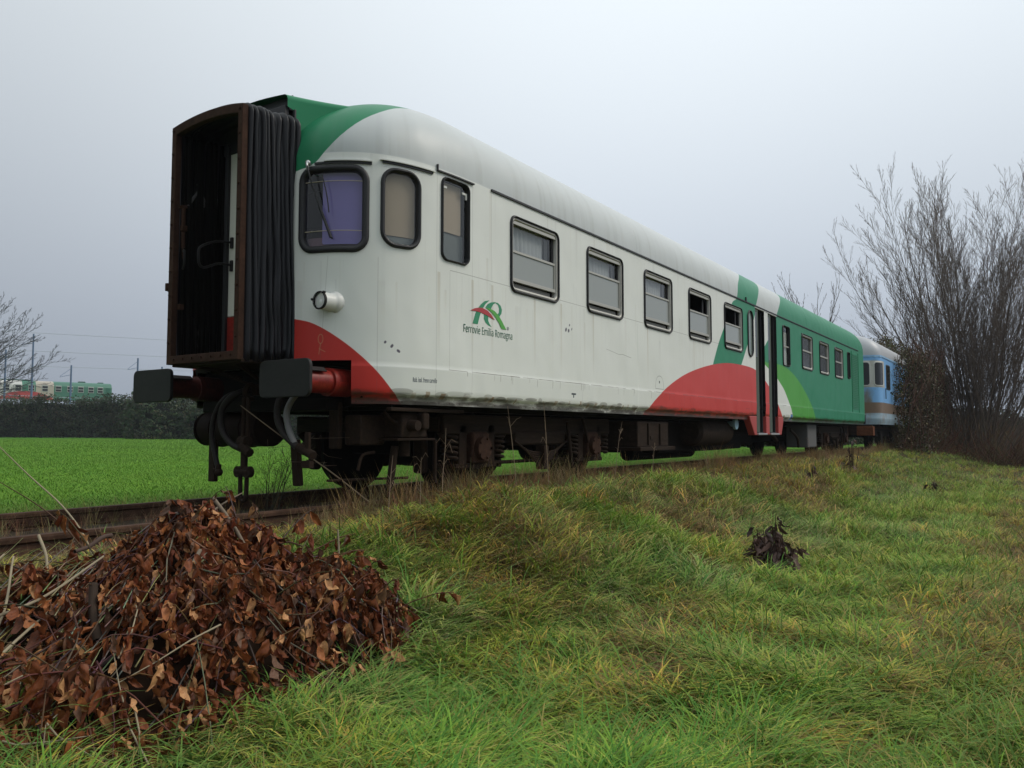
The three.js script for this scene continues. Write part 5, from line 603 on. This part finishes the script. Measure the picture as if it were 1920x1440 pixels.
const leafTex = (seed, base, dark) => canvasTex(64, 128, (c, W, H) => { const r = rngOf(seed); c.fillStyle = css(...base); c.fillRect(0, 0, W, H); for (let k = 0; k < 60; k++) { c.fillStyle = css(...(r() < 0.6 ? dark : base.map(x => x * 1.35)), 0.10 + 0.18 * r()); c.beginPath(); c.ellipse(W * r(), H * r(), 3 + 9 * r(), 3 + 12 * r(), r() * 3, 0, 7); c.fill(); } c.strokeStyle = css(...base.map(x => Math.min(1, x * 1.5)), 0.6); c.lineWidth = 1.6; c.beginPath(); c.moveTo(W / 2, 0); c.lineTo(W / 2, H); c.stroke(); c.lineWidth = 0.7; for (let k = 1; k < 9; k++) for (const s of [-1, 1]) { c.beginPath(); c.moveTo(W / 2, H * k / 9); c.lineTo(W / 2 + s * W * 0.45, H * (k / 9 + 0.1)); c.stroke(); } });
const leafMats = [[[0.17, 0.052, 0.018], [0.07, 0.019, 0.008]], [[0.29, 0.105, 0.036], [0.13, 0.04, 0.015]], [[0.075, 0.024, 0.011], [0.03, 0.01, 0.005]], [[0.44, 0.23, 0.10], [0.24, 0.10, 0.04]], [[0.14, 0.034, 0.014], [0.06, 0.016, 0.009]], [[0.13, 0.066, 0.04], [0.06, 0.03, 0.018]]].map((c, i) => new THREE.MeshPhysicalMaterial({ map: leafTex(500 + i, ...c), roughness: 0.5, specularIntensity: 0.35, transmission: 0.1, thickness: 0, side: THREE.DoubleSide }));
const leafGeos = [leafGeoOf(1, 0.105, 0.05, 0.8, 0.5), leafGeoOf(2, 0.115, 0.054, 0.5, 1.3), leafGeoOf(3, 0.085, 0.05, 1.3, 0.8), leafGeoOf(4, 0.115, 0.046, 1.9, 0.3), leafGeoOf(5, 0.095, 0.052, 0.4, -1.1), leafGeoOf(6, 0.075, 0.034, 1.0, 1.6), leafGeoOf(7, 0.13, 0.056, 0.9, -0.4)];
{
  const heap = thing('brush_heap', 'heap of cut branches covered with brown curled leaves beside the rail', 'brush heap', [2.5, ground(2.5, 2.1), 2.1]), r = rngOf(601), y0 = ground(2.5, 2.1);
  const H = heapH;
  const top = (x, z) => ground(x, z) + H(x, z), loc = (x, y, z) => V(x - 2.5, y - y0, z - 2.1);
  const core = sheet(range(0.9, 4.0, 62), range(1.05, 3.4, 48), (x, z) => Math.max(ground(x, z) - 0.06, top(x, z) - 0.19 + 0.1 * (vnoise(x * 14, z * 14, 660) - 0.5))); core.translate(-2.5, -y0, -2.1); obj('shade_core', core, std(rgb(0.03, 0.017, 0.01), 1, 0, { map: grime }), heap);  // inner mound coloured dark to stand for the shaded gaps between leaves
  const wood = (pts, r0, r1, name, tone) => { const m = new MB(), P = new THREE.CatmullRomCurve3(pts.map(p => loc(...p))).getPoints(pts.length * 4); m.limb(P, P.map((_, i) => lerp(r0, r1, i / (P.length - 1))), 7, tone); return obj(name, m.geo(), M.bark, heap); };
  const grey = [0.17, 0.135, 0.10], brown = [0.085, 0.05, 0.034], pale = [0.28, 0.235, 0.16];
  // the long pieces that show: the upright stick, the crossing one, the cut stub, pale canes at the left, twigs over the rail
  wood([[2.72, 0.26, 2.02], [2.74, 0.12, 2.17], [2.78, -0.1, 2.32], [2.84, -0.28, 2.42]], 0.010, 0.013, 'branch', grey); wood([[2.80, -0.2, 2.42], [2.98, -0.2, 2.42], [3.15, -0.27, 2.43]], 0.011, 0.006, 'branch', grey);
  wood([[2.22, -0.32, 2.62], [2.35, -0.22, 2.58], [2.47, -0.16, 2.56]], 0.016, 0.014, 'branch', grey); wood([[2.5, -0.17, 2.54], [2.6, -0.18, 2.55], [2.72, -0.33, 2.52]], 0.015, 0.012, 'branch', brown);
  wood([[1.88, -0.28, 2.42], [1.9, -0.17, 2.34], [1.93, -0.06, 2.28]], 0.021, 0.019, 'branch', [0.05, 0.035, 0.026]); wood([[1.75, -0.40, 2.52], [1.92, -0.34, 2.5], [2.05, -0.3, 2.48]], 0.014, 0.008, 'branch', [0.07, 0.05, 0.045]);
  wood([[2.1, 0.02, 1.78], [2.19, 0.03, 1.74], [2.28, 0.07, 1.72], [2.33, 0.07, 1.7]], 0.010, 0.013, 'branch', [0.08, 0.055, 0.045]); wood([[2.4, 0.04, 2.38], [2.33, -0.02, 2.42], [2.28, -0.1, 2.45]], 0.010, 0.007, 'branch', grey);
  wood([[1.25, -0.2, 2.05], [1.6, -0.17, 2.1], [1.8, -0.12, 2.1], [2.1, 0.02, 2.05]], 0.010, 0.005, 'branch', pale); wood([[1.3, -0.42, 2.4], [1.6, -0.2, 2.15], [1.85, 0.02, 1.7]], 0.008, 0.005, 'branch', pale); wood([[1.35, -0.36, 2.3], [1.55, -0.1, 1.9], [1.8, 0.04, 1.72]], 0.007, 0.004, 'branch', pale); wood([[1.2, -0.5, 2.55], [1.5, -0.3, 2.35], [1.85, -0.16, 2.12]], 0.009, 0.005, 'branch', pale); wood([[2.0, 0.1, 1.62], [1.98, 0.0, 1.75], [1.93, -0.12, 1.85]], 0.008, 0.006, 'branch', pale);
  wood([[2.36, -0.1, 1.5], [2.34, 0.05, 1.4], [2.3, 0.2, 1.25], [2.2, 0.38, 1.05], [2.06, 0.59, 0.9]], 0.007, 0.0025, 'branch', pale); wood([[2.34, -0.05, 1.45], [2.28, 0.1, 1.3], [2.2, 0.22, 1.15], [2.05, 0.36, 1.0]], 0.006, 0.002, 'branch', brown);
  wood([[3.35, -0.18, 2.35], [3.37, -0.06, 2.33], [3.37, 0.04, 2.32]], 0.006, 0.005, 'branch', pale); wood([[2.74, 0.16, 1.95], [2.9, 0.22, 1.9], [3.02, 0.26, 1.88]], 0.007, 0.003, 'branch', grey); wood([[2.7, -0.36, 2.75], [3.0, -0.38, 2.72], [3.3, -0.37, 2.65]], 0.009, 0.006, 'branch', [0.12, 0.09, 0.07]); wood([[3.05, -0.05, 2.1], [3.18, -0.03, 2.1], [3.25, -0.06, 2.15]], 0.008, 0.004, 'branch', brown);
  // fine twigs
  const tw = new MB(), hang = [];
  for (let k = 0; k < 200; k++) { const x = 1.15 + 2.55 * r(), z = 1.35 + 1.7 * r(); if (H(x, z) < 0.1) continue; const a = r() * 6.28, L = 0.18 + 0.34 * r(), bend = (r() - 0.5) * 0.3, pts = [0, 0.33, 0.66, 1].map((f) => { const q = bend * f * (1 - f), X = x + Math.cos(a) * L * (f - 0.5) - Math.sin(a) * q, Z = z + Math.sin(a) * L * (f - 0.5) + Math.cos(a) * q; return loc(X, top(X, Z) + 0.015 + 0.03 * r(), Z); }), pal = r(); tw.limb(pts, [0.005, 0.004, 0.003, 0.002], 4, pal < 0.55 ? brown.map(c => c * (0.6 + 0.8 * r())) : pal < 0.8 || x > 2.1 ? grey.map(c => c * (0.6 + 0.6 * r())) : pale); if (x > 1.7 || r() < 0.35) hang.push(pts); }
  for (let k = 0; k < 150; k++) { const x = 1.1 + 1.0 * r(), z = 1.9 + 0.9 * r(), q = loc(x, top(x, z) + 0.02 * r(), z), d = V(0.9, 0.3 * r(), -0.6 - 0.5 * r()).multiplyScalar(0.12 + 0.2 * r()); tw.limb([q, q.clone().add(d).add(V(0, 0.015, 0)), q.clone().addScaledVector(d, 2)], [0.004, 0.003, 0.0015], 3, pale.map(c => c * (0.45 + 0.6 * r()))); }
  const tm = obj('twigs', tw.geo(), M.bark, heap); tm.userData.kind = 'stuff';
  // sprays that stand out of the heap and make its outline ragged
  for (let k = 0; k < 120; k++) { const x = 1.3 + 2.35 * r(), z = 1.5 + 1.35 * r(); if (H(x, z) < 0.12) continue; const a = r() * 6.28, L = 0.14 + 0.34 * r(), q = loc(x, top(x, z) - 0.03, z), d = V(Math.cos(a) * 0.8 + (x - 2.5) * 0.5, 0.35 + 0.7 * r(), Math.sin(a) * 0.8 + (z - 2.2) * 0.4).normalize(), pts = [q, q.clone().addScaledVector(d, L * 0.4), q.clone().addScaledVector(d, L * 0.75).add(V(0, -0.02, 0)), q.clone().addScaledVector(d, L).add(V(0, -0.06, 0))]; tw.limb(pts, [0.005, 0.004, 0.003, 0.0015], 4, brown.map(c => c * (0.7 + 0.8 * r()))); hang.push(pts); }
  tm.geometry.dispose(); tm.geometry = tw.geo();
  // leaves
  const all = [], eye = loc(0, 0.615, 5.85), up = V(0, 1, 0);
  const add = (p, nrm, sc) => { const down = V((r() - 0.5) * 1.5, -1 + 0.7 * (r() - 0.4), (r() - 0.5) * 1.5).normalize(), zz = nrm.clone().multiplyScalar(0.7).add(V((r() - 0.5) * 2.2, (r() - 0.5) * 1.4, (r() - 0.5) * 2.2)).normalize(), y = down.negate(), x = y.clone().cross(zz).normalize(); if (!(x.lengthSq() > 0.5)) return; const z2 = x.clone().cross(y); all.push({ m: new THREE.Matrix4().makeBasis(x.multiplyScalar(sc), y.multiplyScalar(sc), z2.multiplyScalar(sc)).setPosition(p), g: Math.floor(r() * 7), d: p.distanceTo(eye), p }); };
  const nrmAt = (x, z) => V(H(x - 0.03, z) + ground(x - 0.03, z) - H(x + 0.03, z) - ground(x + 0.03, z), 0.06, top(x, z - 0.03) - top(x, z + 0.03)).normalize();
  for (const pts of hang) for (let k = 0; k < 7; k++) { const f = r() * 2.99, i = Math.floor(f), p = pts[i].clone().lerp(pts[i + 1], f - i); add(p, nrmAt(p.x + 2.5, p.z + 2.1), 0.55 + 0.5 * r()); }
  for (let k = 0; k < 7600; k++) { const x = 1.05 + 2.75 * r(), z = 1.2 + 2.1 * r(), h = H(x, z); if (h < 0.09 || r() > 0.4 + h * 2.2) continue; if (x < 1.9 && z < 2.2 && r() < 0.4) continue; if (fbm(x * 5, z * 5, 640) < 0.36) continue; add(loc(x, top(x, z) + 0.05 - 0.2 * r() * r(), z), nrmAt(x, z), 0.45 + 0.65 * r()); }
  // those nearest the camera and facing it are leaves of their own, the rest one mass per tone
  const toneOf = o => { const q = fbm((o.p.x + 9) * 3, (o.p.z + o.p.y + 9) * 3, 650), a = r(), h = o.p.y; if (a < 0.12) return 3; if (a < 0.24) return 5; const hi = sst(0.3, 0.7, h + 0.4 * (q - 0.5)); return a < 0.24 + 0.3 * hi + 0.12 ? 1 : a < 0.75 ? 0 : a < 0.9 - 0.1 * hi ? 2 : 4; };
  all.forEach(o => { o.t = toneOf(o); const z = V(0, 0, 1).transformDirection(o.m), v = eye.clone().sub(o.p).normalize(); o.rank = o.d - 0.8 * Math.abs(z.dot(v)) - (o.p.y - H(o.p.x + 2.5, o.p.z + 2.1)) * 2; });
  all.sort((a, b) => a.rank - b.rank); const left = [[], [], [], [], [], []];
  all.forEach((o, i) => { if (i < 300) { const m = obj('leaf', leafGeos[o.g], leafMats[o.t], heap); m.applyMatrix4(o.m); } else left[o.t].push(leafGeos[o.g].clone().applyMatrix4(o.m)); });
  left.forEach((l, i) => { if (l.length) obj('leaves', l, leafMats[i], heap).userData.kind = 'stuff'; });
}
{ const r = rngOf(690), l = [[], []]; for (let k = 0; k < 90; k++) { const a = r() * 6.28, d = 0.95 + 0.9 * r() * r(), x = 2.6 + Math.cos(a) * d * 1.1, z = 2.3 + Math.sin(a) * d * 0.8; if (z < 1.1 || z > 3.6) continue; l[k & 1].push({ p: [x, ground(x, z) + 0.03 + 0.09 * r(), z], rx: 1.2 + (r() - 0.5) * 1.6, ry: r() * 6.28, rz: (r() - 0.5) * 1.2, s: 0.5 + 0.5 * r() }); }
  const f = thing('fallen_leaves', 'scattered brown fallen leaves in the grass round the brush heap', 'leaves'); f.userData.kind = 'stuff'; l.forEach((q, i) => instanced('leaves', leafGeos[i], leafMats[i * 3], q, f)); }
// ------------------------------------------------------------------ withered plants on the slope
function withered(name, label, cat, pos, h, w, n, seed, stems) {
  const t = thing(name, label, cat, pos), r = rngOf(seed), m = new MB(), mats = [std(rgb(0.04, 0.022, 0.019), 0.6), std(rgb(0.07, 0.036, 0.028), 0.6), std(rgb(0.11, 0.06, 0.045), 0.6)], tips = [];
  for (let k = 0; k < stems; k++) { const a = r() * 6.28, o = w * 0.5 * Math.pow(r(), 0.7), hh = h * (1.1 - 0.95 * o / w) * (0.75 + 0.4 * r()), q = [V(Math.cos(a) * o * 0.4, -0.05, Math.sin(a) * o * 0.4), V(Math.cos(a) * o * 0.8, hh * 0.55, Math.sin(a) * o * 0.8), V(Math.cos(a) * o * 1.1 + 0.03 * (r() - 0.5), hh, Math.sin(a) * o)]; m.limb(q, [0.008, 0.006, 0.003], 5, [0.055, 0.034, 0.026]); tips.push(q); }
  obj('stem', m.geo(), M.bark, t);
  for (let k = 0; k < n; k++) { const q = tips[Math.floor(r() * tips.length)], f = 0.12 + 0.88 * Math.pow(r(), 0.8), p = f < 0.5 ? q[0].clone().lerp(q[1], f * 2) : q[1].clone().lerp(q[2], f * 2 - 1), a = r() * 6.28, y = V(-Math.cos(a) * 0.55, 1 - 0.5 * r(), -Math.sin(a) * 0.55).normalize(), x = y.clone().cross(V(r() - 0.5, 0.3 * (r() - 0.5), r() - 0.5)).normalize(), z = x.clone().cross(y), s = 0.7 + 0.75 * r(); const mt = new THREE.Matrix4().makeBasis(x.multiplyScalar(s), y.multiplyScalar(s), z.multiplyScalar(s)).setPosition(p.add(V(Math.cos(a) * 0.03, 0.02, Math.sin(a) * 0.03))); const o = obj('leaf', leafGeos[Math.floor(r() * 7)], mats[Math.floor(r() * 3)], t); o.applyMatrix4(mt); }
  return t;
}
withered('withered_plant', 'dark clump of withered brown leaves in the grass, right of centre', 'dead plant', [7.45, ground(7.45, 3.73), 3.73], 0.5, 0.5, 230, 701, 26);
withered('withered_plant', 'single dark dead leaf cluster on a thin stalk higher up the slope', 'dead plant', [14.6, ground(14.6, 2.4), 2.4], 0.42, 0.16, 8, 702, 2);
withered('withered_plant', 'thin dark weed standing by the crest near the green tail', 'dead plant', [18.6, ground(18.6, 2.3), 2.3], 0.7, 0.5, 18, 703, 7);
withered('withered_plant', 'low dark dead weeds lying in the far grass at the right', 'dead plant', [19.5, ground(19.5, 3.7), 3.7], 0.3, 0.9, 16, 704, 8);
// reeds and dry stalks that stand out against the dark underframe
{
  const r = rngOf(801), spots = [[5.55, 1.35, 0.72, 'pale straight dry stalk standing before the first bogie'], [6.55, 1.5, 0.95, 'tall reddish dry stem before the front axle box'], [7.15, 1.5, 1.0, 'tall thin dry stem before the leaf spring'], [8.75, 1.45, 0.8, 'dry stem with side shoots before the second axle box'], [4.9, 1.3, 0.55, 'bent dry stalk with drooping tip below the front skirt'], [5.25, 1.35, 0.5, 'low crossing dry stalk beside the near rail'], [10.0, 1.4, 0.55, 'thin dry stem before the battery box'], [12.2, 1.4, 0.42, 'leaning dry stem in the gap under the red dome'], [17.9, 1.6, 0.6, 'pale bent weed near the end of the green tail'], [15.9, 2.3, 0.5, 'dark straight stake in the slope grass'], [19.6, 4.4, 0.7, 'lone thin dark stake far right in the grass']];
  for (const [x, z, h, label] of spots) { const t = thing('dry_stalk', label, 'dry stalk', [x, ground(x, z) - 0.03, z]), m = new MB(), tone = 1.2 + 0.9 * r(), c = [0.16 * tone, 0.12 * tone, 0.085 * tone], lx = (r() - 0.5) * 0.34, lz = (r() - 0.5) * 0.2, pts = [V(0, 0, 0), V(lx * 0.3, h * 0.4, lz * 0.4), V(lx * 0.7, h * 0.75, lz * 0.6), V(lx, h, lz)]; m.limb(pts, [0.0036, 0.0032, 0.0026, 0.0014], 5, c); obj('stem', m.geo(), M.bark, t);
    const s = new MB(); for (let k = 0; k < 5; k++) { const f = 0.35 + 0.6 * r(), p = V(lx * f, h * f, lz * f), a = r() * 6.28, q = 0.03 + 0.09 * r(); s.limb([p, p.clone().add(V(Math.cos(a) * q * 0.6, q * 0.7, Math.sin(a) * q * 0.6)), p.clone().add(V(Math.cos(a) * q * 1.1, q * (1 - 1.1 * r()), Math.sin(a) * q))], [0.0022, 0.0018, 0.001], 3, c); } obj('shoot', s.geo(), M.bark, t); }
  // wiry bush under the coupling and arching bramble cane
  const b = thing('wiry_bush', 'wiry leafless bush growing between the rails below the coupling', 'bush', [4.7, -0.13, 0.0]), W = [new MB(), new MB()]; for (let k = 0; k < 7; k++) grow(W, r, V((r() - 0.5) * 0.1, 0, 0.05 + (r() - 0.5) * 0.2), V((r() - 0.5) * 0.5, 1, 0.15 + (r() - 0.5) * 0.7).normalize(), 0.45 + 0.25 * r(), 0.006, 0, { up: 0.05, wob: 0.25, kids: [8, 5], from: [0.2, 0.2], ang: 0.8, ratio: 0.4, min: 0.0012, max: 2, thick: 0, col: [[0.05, 0.045, 0.03], [0.06, 0.055, 0.035]] }); obj('stem', W[0].geo(), M.bark, b); obj('twigs', W[1].geo(), M.bark, b);
  const cn = thing('bramble_cane', 'long bare cane arching across the coupling down to the near rail', 'cane', [0, 0, 0]), m = new MB(); m.limb(new THREE.CatmullRomCurve3([[4.3, 0.85, 0.15], [4.36, 0.68, 0.42], [4.5, 0.5, 0.62], [4.7, 0.28, 0.85], [4.95, 0.02, 1.05]].map(q => V(...q))).getPoints(20), range(0.004, 0.007, 20), 5, [0.17, 0.13, 0.09]); obj('stem', m.geo(), M.bark, cn);
  const m2 = new MB(); for (let k = 0; k < 9; k++) { const p = V(4.35 + 0.5 * r(), 0.3 + 0.4 * r(), 0.35 + 0.6 * r()); m2.limb([p, p.clone().add(V(0.15 * (r() - 0.5), -0.1 * r(), 0.2 * (r() - 0.3))), p.clone().add(V(0.5 * (r() - 0.3), -0.25 * r(), 0.35 * (r() - 0.3)))], [0.003, 0.0025, 0.0015], 3, [0.10, 0.075, 0.055]); } obj('shoot', m2.geo(), M.bark, cn);
}
renderer.render(scene, camera);
